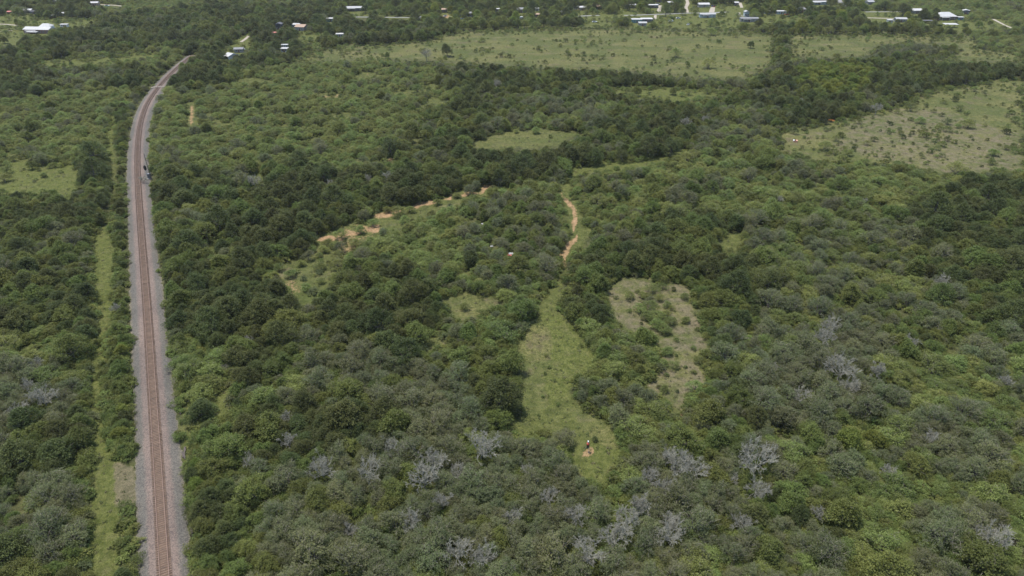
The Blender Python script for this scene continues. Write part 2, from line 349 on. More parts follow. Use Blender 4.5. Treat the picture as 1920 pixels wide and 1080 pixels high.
def road(name, pl, wd, m_, clear=True):
    W = np.array([ground(a, b_) for a, b_ in pl]); L = np.concatenate([[0], np.cumsum(np.hypot(*np.diff(W, axis=0).T))])
    S_ = np.arange(0, L[-1], 3.0); x, y_ = np.interp(S_, L, W[:, 0]), np.interp(S_, L, W[:, 1])
    for _ in range(4): x[1:-1] = (x[:-2]+x[1:-1]*2+x[2:])/4; y_[1:-1] = (y_[:-2]+y_[1:-1]*2+y_[2:])/4
    dx, dy = np.gradient(x), np.gradient(y_); l = np.hypot(dx, dy); nx, ny = dy/l, -dx/l
    ww = wd*.4*(1+.08*np.sin(S_/7))
    V = np.stack([np.stack([x-nx*ww, y_-ny*ww, np.full_like(x, ROADZ[0])], -1), np.stack([x+nx*ww, y_+ny*ww, np.full_like(x, ROADZ[0])], -1)], 1); ROADZ[0] += .006
    n = len(x); id_ = np.arange(n*2).reshape(n, 2); Q = np.stack([id_[:-1, 0], id_[:-1, 1], id_[1:, 1], id_[1:, 0]], -1)
    o = link(name, mesh_np(name, V.reshape(-1, 3), Q), None, m_); tag(o, kind='structure')
    for a, b_ in zip(x, y_): BLOCK.append((float(a), float(b_), wd/2+.5))
    if not clear: return
    pp = [proj(a, b_, 0) for a, b_ in zip(x, y_)]
    Z('open', ribbon([(q[0], q[1]) for q in pp[::2]], 4.0) if len(pp) > 4 else ell(pp[0][0], pp[0][1], 3, 2))
ROADZ = [.05]
asphalt = simple('sun_bleached_asphalt', (.20,.195,.18), .9, scale=.4); caliche = simple('pale_caliche', (.31,.27,.21), .95, scale=.4)
for poly in ([(1262,30),(1300,12),(1400,8),(1396,44),(1360,50),(1240,50),(1225,34)], [(1750,38),(1880,36),(1905,50),(1860,54),(1770,55)], [(420,100),(424,84),(450,66),(470,60),(472,78),(466,96),(440,99)],
             [(555,62),(600,60),(604,66),(590,74),(556,76)], [(1095,44),(1120,30),(1150,30),(1150,44),(1110,50)], [(1420,34),(1440,26),(1500,26),(1510,36),(1440,40)], [(1610,20),(1640,20),(1700,36),(1690,44),(1630,38)],
             [(560,84),(605,80),(604,86),(560,92)], [(1160,20),(1200,18),(1200,24),(1160,24)], [(1350,14),(1372,10),(1380,22),(1352,22)]):
    Z('lawn', poly); P(LUSH, poly, 1.0); P(DRY, poly, .15)
DM = [(600,32),(640,31.5),(765,33),(850,31)]
road('town_road', DM, 5, asphalt, False); Z('open', [(724,30),(770,30),(770,37),(724,37)]); Z('open', [(668,29),(690,29),(690,36),(668,36)]); road('town_road', [(1080,30.5),(1130,28.5),(1175,29),(1262,26),(1290,24.5),(1320,24.5),(1382,22)], 5, asphalt)
road('main_road', [(1562,-14),(1574,4),(1586,13)], 9, asphalt); road('driveway', [(1288,23.5),(1286,14),(1290,6),(1286,-4)], 4.5, caliche)
road('driveway', [(1334,23.5),(1337,13)], 6, caliche); road('driveway', [(1386,21),(1391,14),(1387,5)], 4, caliche); road('driveway', [(1235,22),(1238,10)], 4.5, caliche)
road('driveway', [(1228,36),(1229,28)], 3, caliche); road('town_road', [(1622,22.5),(1672,22),(1700,22.5)], 4.5, asphalt); road('town_road', [(1626,33.5),(1662,34.5),(1702,36.5)], 4.5, caliche)
road('town_road', [(1392,31),(1384,27),(1386,23)], 4, caliche); road('dirt_road', [(-30,45),(10,45.5),(34,48)], 3.5, caliche); road('dirt_road', [(-30,61),(8,59),(30,57)], 3, caliche)
road('dirt_road', [(180,8.5),(215,10),(235,12.5)], 4, caliche); road('dirt_road', [(1862,36),(1885,48),(1900,54)], 3, caliche); road('dirt_road', [(452,79),(462,72),(470,64)], 3, caliche)
HS = [
 (70,63,23,9,3.2,'gable','brick','white',-6,'long white metal-roofed brick house alone on the green lawn at upper left'),
 (84,58,9,8,3.4,'hip','white','white',8,'white-roofed wing behind the right end of the long brick house'),
 (51,25,8,6,2.8,'gable','dark','white',5,'dark house with pale roof behind the upper left lawn'),
 (62,27,6,5,2.6,'flat','dark','dark',5,'black flat-roofed shed beside the dark house at upper left'),
 (97,34,5,4,2.4,'gable','brown','lgrey',20,'small brown shed with pale roof on the lawn above the long brick house'),
 (117,31,4.5,4,3,'gable','dark','white',10,'tall small shed with white roof, right of the brown shed'),
 (175,11,9,6,2.8,'gable','tan','white',6,'tan white-roofed house by the dirt road at the top left'),
 (104,8,6,6,2.8,'flat','blue','white',0,'small pale blue building with white roof touching the top left treeline'),
 (18,27,4,4,2.3,'gable','brown','red',0,'small shed with red roof at the upper left lawn'),
 (120,51,6,3,2.2,'flat','white','white',0,'low white shelter in the trees right of the long brick house'),
 (430,112,6,9,2.3,'gable','white','white',-35,'white metal-roofed building among trees right of the railway bend'),
 (447,99,6.5,5,2.6,'gable','grey','grey',10,'grey-roofed cabin above the white metal-roofed building'),
 (564,58,8.5,9,3.2,'gable','grey','tan',-12,'grey house with a tan shingle roof in the upper woods'),
 (555,53,7,5,3.0,'gable','grey','white',-12,'pale-roofed annex left of the tan-roofed house'),
 (523,57,5,6,5.0,'end','dark','dark',0,'two-storey dark house left of the tan-roofed house'),
 (515,67,3.6,3.5,2.3,'gable','dark','red',10,'small red-roofed shed below the two-storey dark house'),
 (533,98,5,4,2.5,'flat','white','white',0,'white carport below the camper trailer'),
 (620,41,8,5,2.7,'flat','teal','white',5,'low teal building with white roof in the woods'),
 (637,70,6,4,2.5,'flat','blue','white',0,'pale blue shed with white roof at the corner of the far field'),
 (665,21,21,7,3.0,'gable','dark','lgrey',2,'long dark building with pale roof along the top treeline'),
 (790,40,8,7,2.8,'gable','grey','grey',10,'grey house low in the trees left of the sandy yard'),
 (833,24,5,5,3,'gable','brown','tan',0,'brown shed with tan roof behind the sandy yard'),
 (881,32,6,6,3.4,'gable','grey','grey',-15,'narrow grey house right of the sandy yard'),
 (933,22,4.5,4,2.5,'flat','grey','white',0,'small white-roofed shed in the trees above the field'),
 (977,24,9.5,7,3.2,'gable','grey','grey',3,'grey gabled house in the trees above the middle of the field'),
 (1008,33,4.5,5,2.8,'gable','brown','tan',0,'brown house with tan roof among trees above the field'),
 (1007,21,3.4,4,2.5,'flat','white','white',0,'small white hut behind the tan-roofed brown house'),
 (1055,29,4,5,3,'gable','grey','lgrey',0,'grey hut with metal roof in the trees'),
 (1080,18,5,4,2.6,'flat','white','white',5,'white trailer left of the larger white-roofed house'),
 (1092,20,7,6,3,'gable','tan','white',8,'tan house with white roof left of the street'),
 (1123,18,5.5,6,3,'gable','dark','tan',0,'dark house with tan roof at the end of the street'),
 (1186,15,6.5,5,2.8,'gable','dark','white',4,'dark cabin with white roof above the street'),
 (1225,15,10,5,2.7,'flat','dark','white',2,'long white-roofed carport-like house by the sandy drive'),
 (1236,5,6,7,3.6,'gable','brown','grey',0,'brown grey-roofed house at the head of the sandy drive'),
 (1258,10,7,5,2.8,'gable','grey','white',5,'grey trailer with white roof between two driveways'),
 (1194,43,9,5,2.9,'flat','teal','white',2,'teal mobile home with white roof at the field edge'),
 (1213,42,10,6,2.8,'flat','dark','white',2,'dark open-fronted house joined to the teal mobile home'),
 (1205,49,7,5,2.6,'gable','lgrey' if 'lgrey' in WM else 'grey','lgrey',0,'grey metal shed in front of the teal mobile home'),
 (1320,14,11,7,2.9,'gable','grey','white',2,'grey house with white metal roof behind the street'),
 (1327,33,14.8,5,3.0,'gable','blue','lgrey',1,'long pale blue mobile home standing on open lawn'),
 (1381,11,4,5,3,'gable','dark','white',0,'narrow dark house with white roof beside the curving driveway'),
 (1400,31,4.2,5,4.2,'end','blue','lgrey',0,'tall pale blue house behind the long grey mobile home'),
 (1405,41,16,5,2.9,'gable','grey','grey',-2,'long grey mobile home at the field edge'),
 (1422,5,5.5,5,3,'gable','grey','white',0,'grey house with white roof near the top edge right of the curving driveway'),
 (1439,26,5.5,4,2.7,'flat','blue','white',4,'small pale blue trailer, left of the longer white one'),
 (1465,27,9,4.5,2.8,'flat','blue','white',3,'longer pale blue trailer with white roof right of the small one'),
 (1504,23,7,7,2.8,'hip','tan','grey',0,'tan house with grey hip roof'),
 (1527,32,3.4,3,2.4,'gable','teal','lgrey',0,'little teal shed on the lawn below the hip-roofed tan house'),
 (1536,9,18,6,2.9,'flat','blue','white',2,'very long pale blue building with white roof by the main road'),
 (1632,9,7,6,3,'gable','grey','lgrey',10,'grey house right of the main road'),
 (1718,26,11,8,3,'gable','grey','white',6,'grey house with bright white roof among trees at upper right'),
 (1690,42,9.5,6,2.9,'gable','grey','lgrey',-4,'grey house with metal roof at the edge of the upper right field'),
 (1669,43,4.2,3.5,2.4,'flat','white','white',0,'small white shed left of the metal-roofed grey house'),
 (1775,38,18,12,3.2,'hip','brown','white',4,'big house with white hip roof at upper right'),
 (1801,38,4.8,3,2.6,'flat','teal','white',0,'small teal trailer right of the big hip-roofed house'),
 (1812,27,6,5,3.4,'end','dark','white',-20,'dark house with steep white roof at upper right'),
]
for hs in HS: house(*hs, nwin=max(2, int(hs[2]/3.2)), porch=(hs[2] > 14))
house(1784,52,11,6,2.6,'flat','dark','white',-3,'open carport with white roof below the big hip-roofed house','carport','carport',openf=True)
house(1740,44,8,4,2.2,'flat','dark','dark',-5,'low dark open shelter left of the big hip-roofed house','shelter','shelter',openf=True)
house(60,66,9,2.2,2.4,'flat','white','white',-6,'white lean-to roof in front of the long brick house','lean-to','shelter',openf=True)
def car(px, py, rot, c, label, cat='car', van=False):
    x, y_ = ground(px, py); e = empty('parked_van' if van else 'parked_car', (x, y_, .0), R(rot)); tag(e, label, cat, 'vehicles parked by the far houses')
    m_ = paint('car_paint_'+label.split()[0], c, .35)
    b_ = MB(); h = 1.9 if van else .95; L = 2.3
    b_.poly([(-L,-.88,.3),(L,-.88,.3),(L,.88,.3),(-L,.88,.3),(-L,-.85,h-.05),(L-.1,-.82,.85),(L-.1,.82,.85),(-L,.85,h-.05),(1.2,-.85,h),(1.2,.85,h)], [(0,3,2,1),(0,1,5,8,4),(2,3,7,9,6),(1,2,6,5),(3,0,4,7),(5,6,9,8),(8,9,7,4)]).build('body', m_, e)
    if not van: MB().poly([(-1.5,-.78,.9),(.95,-.78,.97),(.95,.78,.97),(-1.5,.78,.9),(-1.2,-.62,1.45),(.35,-.62,1.45),(.35,.62,1.45),(-1.2,.62,1.45)], [(4,5,6,7),(0,1,5,4),(1,2,6,5),(2,3,7,6),(3,0,4,7)]).build('cabin', glass, e)
    for sx in (-1.4, 1.4):
        for sy in (-1, 1): MB().cyl((sx, sy*.70, .33), (sx, sy*.92, .33), .33, .33, 10).build('wheel', rubber, e)
    BLOCK.append((x, y_, 2.5)); Z('open', ell(px, py, 6, 3))
for a in ((978,35,20,(.7,.7,.7),'white van in the trees below the grey gabled house','van',True),(866,36,70,(.25,.35,.5),'blue car at the right edge of the sandy yard'),(1335,12,80,(.05,.08,.25),'dark blue car on the forked driveway'),(1339,13,80,(.3,.05,.05),'red car beside the dark blue car'),
          (1233,9,10,(.05,.05,.3),'navy car beside the brown house drive'),(1115,42,0,(.7,.7,.7),'silver car on the small lawn at the field edge'),(1258,41,30,(.7,.7,.68),'cream van under the trees right of the teal mobile home','van',True),(1290,47,60,(.68,.64,.6),'beige car under trees at the field edge'),
          (455,94,5,(.7,.7,.72),'pearl pickup-sized car beside the grey-roofed cabin'),(835,31,60,(.6,.6,.6),'grey car parked on the sandy yard'),(1272,35,0,(.7,.68,.68),'pale car half hidden by trees left of the pale blue mobile home'),(1402,33,0,(.05,.1,.1),'black car behind the long grey mobile home'),(201,12,0,(.35,.5,.45),'pale green car beside the dirt road at top left'),(1475,28,10,(.4,.1,.08),'maroon car beside the longer pale blue trailer')):
    car(*a)
P(DIRT, ell(836,30,12,4), .7); Z('open', ell(836,29,13,4))
# camper trailer
x, y_ = ground(534, 91); e = empty('camper_trailer', (x, y_+1.2, 0), R(4)); tag(e, 'white camper trailer with dark windows behind the white carport', 'camper')
MB().poly([(-2.6,-1.15,.5),(2.4,-1.15,.5),(2.4,1.15,.5),(-2.6,1.15,.5),(-2.6,-1.15,2.9),(2.7,-1.15,2.9),(2.7,1.15,2.9),(-2.6,1.15,2.9),(2.9,-1.15,1.6),(2.9,1.15,1.6)], [(0,3,2,1),(4,5,6,7),(0,1,8,5,4),(2,3,7,6,9),(1,2,9,8),(8,9,6,5),(3,0,4,7)]).build('body', WM['white'], e)
for u in (-1.5, 0, 1.5): MB().box(u-.4, u+.4, -1.19, -1.13, 1.5, 2.2).build('window', glass, e)
for u in (-.5, .5): MB().cyl((u, -1.1, .35), (u, -.85, .35), .35, .35, 10).build('wheel', rubber, e)
BLOCK.append((x, y_+1.2, 2.5)); Z('open', ell(534, 90, 9, 4))
# keep the signal, the poles, the feeder and the things in the field clear of bushes
for (px, py, r_) in ((278,336,1.5),(281,334.5,2.5),(283.5,336.5,1.5),(66,40.5,1.5),(55,33,1.5),(1101.5,847,3),(1491,266,2.5),(1558,228.5,2.5),(958,477,1.5),(905,421,1),(922,463,1)):
    x, y_ = ground(px, py); BLOCK.append((x, y_, r_))
    if 200 < px < 300 or px > 900: Z('open', ell(px, py-1, 6 if px > 900 else 9, 5 if px > 900 else 9))
DIRT, DRY, LUSH, GREYS = blur(DIRT, 1), blur(DRY, 3), blur(LUSH, 3), blur(GREYS, 4)
def look(arr, px, py):
    i = np.clip((np.asarray(py)/2).astype(int), 0, MH-1); j = np.clip((np.asarray(px)/2).astype(int), 0, MW-1)
    return arr[i, j]

# ------------------------------------------------------------------ ground
rows = [-400, -200, -100, -20, 20, 45]
y = 60.0
while y < 1300: rows.append(y); y += max(.55, y*.0042)
while y < 14000: rows.append(y); y *= 1.15
rows = np.array(rows)
us = np.concatenate([[-30, -12, -5, -2.5, -1.6], np.linspace(-1.12, 1.12, 520), [1.6, 2.5, 5, 12, 30]])
hw = .86*np.clip(rows, 0, 1e9)+60
VX = us[None, :]*hw[:, None]; VY = np.repeat(rows[:, None], len(us), 1)
VZ = .25*np.sin(VX/23+1)*np.sin(VY/31) + .15*np.sin(VX/9)*np.cos(VY/11+2)
n0, n1 = VX.shape
VZ *= .35
verts = np.stack([VX, VY, VZ], -1).reshape(-1, 3)
idx = np.arange(n0*n1).reshape(n0, n1)
F = np.stack([idx[:-1, :-1], idx[:-1, 1:], idx[1:, 1:], idx[1:, :-1]], -1).reshape(-1, 4)
gm = mesh_np('ground', verts, F, True)
vx, vy = verts[:, 0], verts[:, 1]
ok = vy > 50
PX = np.full(len(verts), -1e4); PY = np.full(len(verts), -1e4)
PX[ok], PY[ok] = proj(vx[ok], vy[ok], 0)
inside = ok & (PX > -700) & (PX < 2620) & (PY > 0) & (PY < 1200)
for nm, arr, dflt in (('dirt', DIRT, 0), ('dry', DRY, .1), ('lush', LUSH, .3), ('greys', GREYS, 0)):
    val = np.full(len(verts), dflt, np.float32); val[inside] = look(arr, PX[inside], PY[inside])
    a = gm.attributes.new(nm, 'FLOAT', 'POINT'); a.data.foreach_set('value', val)
m, t, b = new_mat('ground_soil_and_grass')
geo = N(t, 'ShaderNodeNewGeometry').outputs['Position']
att = {k: N(t, 'ShaderNodeAttribute', attribute_name=k).outputs['Fac'] for k in ('dirt','dry','lush','greys')}
nb = noise(t, .035, 4, .6, geo); nm_ = noise(t, .22, 5, .65, geo); nf = noise(t, 1.3, 5, .7, geo); nff = noise(t, 4.5, 3, .7, geo)
base = mixc(t, sstep(t, nm_, .35, .65), (.095,.105,.045), (.15,.14,.075))
grass = mixc(t, sstep(t, nf, .3, .7), (.112,.138,.036), (.200,.212,.070))
grass = mixc(t, mth(t,'MULTIPLY',sstep(t, nm_, .45, .75),.6), grass, (.20,.19,.09))
lv = mth(t, 'ADD', att['lush'], mth(t, 'MULTIPLY', mth(t, 'SUBTRACT', nm_, .5), 1.2))
c = mixc(t, sstep(t, lv, .1, .55), base, grass)
dryc = mixc(t, sstep(t, nf, .3, .7), (.145,.158,.052), (.275,.255,.112))
dryc = mixc(t, mth(t,'MULTIPLY',sstep(t, nb, .40, .60), .8), dryc, (.125,.150,.050))
dryc = mixc(t, mth(t,'MULTIPLY',sstep(t, noise(t, .09, 5, .7, geo), .52, .68), .7), dryc, (.215,.170,.118))
mpn = N(t, 'ShaderNodeMapping'); mpn.inputs['Scale'].default_value = (.018, .075, .1); t.links.new(geo, mpn.inputs['Vector'])
dryc = mixc(t, mth(t,'MULTIPLY',sstep(t, noise(t, 1.0, 5, .65, mpn.outputs[0]), .50, .64), .6), dryc, (.115,.145,.045))
dryc = mixc(t, mth(t,'MULTIPLY',sstep(t, noise(t, 1.7, 5, .65, mpn.outputs[0]), .56, .70), .6), dryc, (.30,.26,.15))
dv = mth(t, 'ADD', att['dry'], mth(t, 'MULTIPLY', mth(t, 'SUBTRACT', nm_, .5), .9))
c = mixc(t, sstep(t, dv, .3, .8), c, dryc)
gv = mth(t, 'ADD', att['greys'], mth(t, 'MULTIPLY', mth(t, 'SUBTRACT', nm_, .55), 2.2))
c = mixc(t, mth(t,'MULTIPLY',sstep(t, gv, .35, .9),.75), c, mixc(t, nf, (.20,.165,.115), (.32,.265,.195)))
dn = mth(t, 'ADD', att['dirt'], mth(t, 'MULTIPLY', mth(t, 'SUBTRACT', mth(t,'ADD',mth(t,'MULTIPLY',nf,.6),mth(t,'MULTIPLY',nm_,.4)), .5), 1.8))
c = mixc(t, sstep(t, dn, .38, .68), c, mixc(t, nff, (.43,.26,.14), (.58,.40,.25)))
fine = mixc(t, sstep(t, nff, .25, .75), (.30,.30,.28), (.84,.84,.78))
c = mixc(t, 1.0, c, fine, 'MULTIPLY')
c = mixc(t, 1.0, c, mixc(t, sstep(t, noise(t, .5, 4, .7, geo), .35, .62), (.70,.74,.66), (1.12,1.1,1.08)), 'MULTIPLY')
t.links.new(c, b.inputs['Base Color']); b.inputs['Roughness'].default_value = .95
b.inputs['Specular IOR Level'].default_value = .1
bm_ = N(t, 'ShaderNodeBump'); bm_.inputs['Strength'].default_value = .8; bm_.inputs['Distance'].default_value = .35
t.links.new(mth(t, 'ADD', nf, mth(t,'MULTIPLY',nff,.6)), bm_.inputs['Height']); t.links.new(bm_.outputs[0], b.inputs['Normal'])
tag(link('ground', gm, None, m), kind='structure')

# ------------------------------------------------------------------ railway
CL = [(309,1080),(303.4,980),(293,830),(281.6,660),(275.3,560),(266,450),(259,350),(257,300),(257.8,280),(259.6,250),(267,213),(279.6,185),(297,163),(313,145),(326,132),(340,119),(353,109.5)]
pts = [ground(px, py, .8) for px, py in CL]
d0 = np.array(pts[0])-np.array(pts[1]); d0 /= np.linalg.norm(d0)
pts = [tuple(np.array(pts[0])+d0*60)] + pts
d1 = np.array(pts[-1])-np.array(pts[-2]); d1 /= np.linalg.norm(d1)
pts = pts + [tuple(np.array(pts[-1])+d1*12)]
P_ = np.array(pts); s_ = np.concatenate([[0], np.cumsum(np.linalg.norm(np.diff(P_, axis=0), axis=1))])
# straight below, smoothed arc above
ss = np.arange(0, s_[-1], 1.0)
cx, cy = np.interp(ss, s_, P_[:, 0]), np.interp(ss, s_, P_[:, 1])
for it in range(60):
    cx[1:-1] = (cx[:-2]+2*cx[1:-1]+cx[2:])/4; cy[1:-1] = (cy[:-2]+2*cy[1:-1]+cy[2:])/4
k5 = np.ones(61)/61
pad = lambda a: np.concatenate([a[0]+(np.arange(-30,0))*(a[1]-a[0]), a, a[-1]+(np.arange(1,31))*(a[-1]-a[-2])])
cx, cy = np.convolve(pad(cx), k5, 'valid'), np.convolve(pad(cy), k5, 'valid')
seg = np.concatenate([[0], np.cumsum(np.hypot(np.diff(cx), np.diff(cy)))])
def rail_at(s):
    x, y_ = np.interp(s, seg, cx), np.interp(s, seg, cy)
    x2, y2 = np.interp(s+.5, seg, cx), np.interp(s+.5, seg, cy); x1, y1 = np.interp(s-.5, seg, cx), np.interp(s-.5, seg, cy)
    a = np.arctan2(y2-y1, x2-x1); return x, y_, a
def sweep(name, prof, mat_, parent=None, ds=1.0, jitter=0, off=0):
    S = np.arange(1, seg[-1]-1, ds); x, y_, a = rail_at(S)
    nx, ny = np.sin(a), -np.cos(a)      # to the right of travel
    V = []
    for i, (u, z) in enumerate(prof):
        jit = rng.normal(0, jitter, len(S)) if (i in (0, len(prof)-1)) else 0
        V.append(np.stack([x+nx*(u+off+jit*1), y_+ny*(u+off+jit*1), np.full(len(S), z)], -1))
    V = np.stack(V, 1); n, k, _ = V.shape; id_ = np.arange(n*k).reshape(n, k)
    Q = np.stack([id_[:-1, :-1], id_[:-1, 1:], id_[1:, 1:], id_[1:, :-1]], -1).reshape(-1, 4)
    me = mesh_np(name, V.reshape(-1, 3), Q)
    u = np.tile(np.array([p[0] for p in prof], np.float32), n)
    me.attributes.new('across', 'FLOAT', 'POINT').data.foreach_set('value', u)
    return link(name, me, parent, mat_)
m, t, b = new_mat('ballast_stone')
geo = N(t, 'ShaderNodeNewGeometry').outputs['Position']
ac = N(t, 'ShaderNodeAttribute', attribute_name='across').outputs['Fac']
n1_ = noise(t, .5, 4, .6, geo)
aa = mth(t, 'ADD', mth(t, 'ABSOLUTE', ac), mth(t, 'MULTIPLY', mth(t, 'SUBTRACT', n1_, .5), 1.0))
pink = (.160,.122,.098); grey = (.112,.104,.086)
c = mixc(t, sstep(t, aa, 2.0, 3.1), pink, grey)
c = mixc(t, sstep(t, aa, 1.35, .8), c, (.12,.075,.050))
c = mixc(t, mth(t,'MULTIPLY',sstep(t, aa, 4.0, 4.7),.85), c, (.15,.135,.09))
vo = N(t, 'ShaderNodeTexVoronoi'); vo.inputs['Scale'].default_value = 5.5; t.links.new(geo, vo.inputs['Vector'])
sv = N(t, 'ShaderNodeSeparateColor'); t.links.new(vo.outputs['Color'], sv.inputs[0])
c = mixc(t, 1.0, c, mixc(t, sv.outputs[0], (.6,.6,.62), (1.35,1.32,1.3)), 'MULTIPLY')
big = noise(t, .06, 3, .5, geo); c = mixc(t, 1.0, c, mixc(t, sstep(t,big,.3,.7), (.84,.85,.86), (1.1,1.08,1.06)), 'MULTIPLY')
t.links.new(c, b.inputs['Base Color']); b.inputs['Roughness'].default_value = .95
bp = N(t, 'ShaderNodeBump'); bp.inputs['Strength'].default_value = .7; bp.inputs['Distance'].default_value = .12
t.links.new(sv.outputs[1], bp.inputs['Height']); t.links.new(bp.outputs[0], b.inputs['Normal'])
tag(sweep('ballast_bed', [(-4.9,-.15),(-4.2,.18),(-3.2,.45),(-2.1,.8),(-1.3,.83),(1.3,.83),(2.1,.8),(3.2,.45),(4.2,.18),(4.9,-.15)], m, None, 1.0, .3), kind='structure')
rust = simple('rusty_rail_steel', (.24,.16,.12), .55, .3)
m, t, b = new_mat('creosote_ties')
geo = N(t, 'ShaderNodeNewGeometry').outputs['Position']
c = mixc(t, sstep(t, noise(t, .9, 3, .6, geo), .3, .7), (.085,.058,.042), (.165,.110,.074))
c = mixc(t, sstep(t, noise(t, 9, 3, .6, geo), .55, .8), c, (.32,.27,.21))
t.links.new(c, b.inputs['Base Color']); b.inputs['Roughness'].default_value = .9
tiem = m
trk = empty('railway_track', (float(cx[60]), float(cy[60]), 0))
tag(trk, 'single rusty railway track on pinkish grey ballast running up the left side', 'railway track')
def pmove(o):   # keep world-space mesh under the track's Empty
    o.matrix_parent_inverse = Matrix.Translation(Vector(trk.location)).inverted()
for off in (-.755, .755):
    pmove(sweep('rail', [(-.07,.98),(-.045,1.14),(.045,1.14),(.07,.98)], rust, trk, 2.0, 0, off))
# ties: 100 nearest single, rest one part
tie_me = None
S = np.arange(30, seg[-1]-5, .56); x, y_, a = rail_at(S)
ppx, ppy = proj(x, y_, 1.0)
vis = (ppy < 1092)
S, x, y_, a = S[vis], x[vis], y_[vis], a[vis]
far = MB()
for i in range(len(S)):
    jit = rng.normal(0, .02); L = 1.27+rng.normal(0, .03); hz = .955+rng.normal(0, .012); tw = .115 + rng.normal(0,.008)
    if i < 100:
        if tie_me is None:
            mb = MB().box(-tw, tw, -1.28, 1.28, .72, .955); o = mb.build('tie', tiem, trk); tie_me = o.data
        else:
            o = bpy.data.objects.new('tie', tie_me); col.objects.link(o); o.parent = trk
        o.location = (x[i]-trk.location.x, y_[i]-trk.location.y, rng.normal(0, .01)); o.rotation_euler = (0, 0, a[i]+jit)
    else:
        M_ = Matrix.Translation((x[i], y_[i], 0)) @ Matrix.Rotation(a[i]+jit, 4, 'Z')
        far.box(-tw, tw, -L, L, .72, hz, M_)
o = far.build('ties', tiem, trk); pmove(o); o['kind'] = 'stuff'
# infill between the ties, brown and dirty
m, t, b = new_mat('oily_ballast')
geo = N(t, 'ShaderNodeNewGeometry').outputs['Position']
c = mixc(t, noise(t, 3, 4, .7, geo), (.080,.052,.036), (.170,.108,.070)); t.links.new(c, b.inputs['Base Color']); b.inputs['Roughness'].default_value = .95
tag(sweep('ballast_between_rails', [(-.70,.88),(.70,.88)], m, None), kind='structure')
RX, RY = cx.copy(), cy.copy()
def rail_dist(x, y):
    i = np.argmin(np.hypot(RX-x, RY-y)); return math.hypot(RX[i]-x, RY[i]-y)
# plank crossing
i = int(np.argmin(np.abs(proj(cx, cy, .8)[1]-163)))
xm = simple('sun_bleached_planks', (.17,.145,.115), .9)
a_ = math.atan2(cy[i+1]-cy[i-1], cx[i+1]-cx[i-1])
t_ = empty('plank_crossing', (float(cx[i]), float(cy[i]), .0), a_)
tag(t_, 'pale plank crossing laid over the railway where it starts to curve', 'crossing')
MB().box(-1.6,1.6,-.62,.62,.965,1.02).build('centre_panel', xm, t_)
for s in (-1, 1):
    MB().poly([(-1.6,s*.9,1.1),(1.6,s*.9,1.1),(1.6,s*4.6,.5),(-1.6,s*4.6,.5),(-1.6,s*.9,.9),(1.6,s*.9,.9),(1.6,s*4.6,.1),(-1.6,s*4.6,.1)], [(0,1,2,3),(4,7,6,5),(0,4,5,1),(1,5,6,2),(2,6,7,3),(3,7,4,0)]).build('ramp', xm, t_)

# ------------------------------------------------------------------ plant prototypes
proto_col = {}
def tube_np(V, Fq, p0, p1, r0, r1):
    p0 = np.asarray(p0, float); p1 = np.asarray(p1, float); d = p1-p0; l = np.linalg.norm(d)+1e-9; d /= l
    a = np.cross(d, [0, 0, 1.] if abs(d[2]) < .9 else [1., 0, 0]); a /= np.linalg.norm(a); b2 = np.cross(d, a)
    k = len(V)
    for p, r in ((p0, r0), (p1, r1)):
        for q in range(3):
            th = 2*math.pi*q/3; V.append(p + (a*math.cos(th)+b2*math.sin(th))*r)
    for q in range(3): Fq.append((k+q, k+(q+1) % 3, k+3+(q+1) % 3, k+3+q))
def limb(V, Fq, p0, p1, r0, r1, g, n=3, bend=.12):
    p0 = np.array(p0, float); p1 = np.array(p1, float); L = np.linalg.norm(p1-p0); last = p0; lr = r0
    for i in range(1, n+1):
        q = p0+(p1-p0)*i/n + (g.normal(0, bend*L/n, 3) if i < n else 0); r = r0+(r1-r0)*i/n
        tube_np(V, Fq, last, q, lr, r); last = q; lr = r
def leaves(P, Nrm, size, g, aspect=.7):
    n = len(P); up = np.array([0, 0, 1.])
    nn = Nrm + g.normal(0, .55, (n, 3)); nn /= np.linalg.norm(nn, axis=1)[:, None]+1e-9
    t1 = np.cross(nn, g.normal(0, 1, (n, 3))); t1 /= np.linalg.norm(t1, axis=1)[:, None]+1e-9
    t2 = np.cross(nn, t1); s = size*g.uniform(.55, 1.25, n)[:, None]
    a = t1*s; bb = t2*s*aspect
    j = lambda: 1+g.uniform(-.35, .25, (n, 1))
    V = np.stack([P-a*j(), P-bb*j(), P+a*j(), P+bb*j()], 1).reshape(-1, 3)
    return V
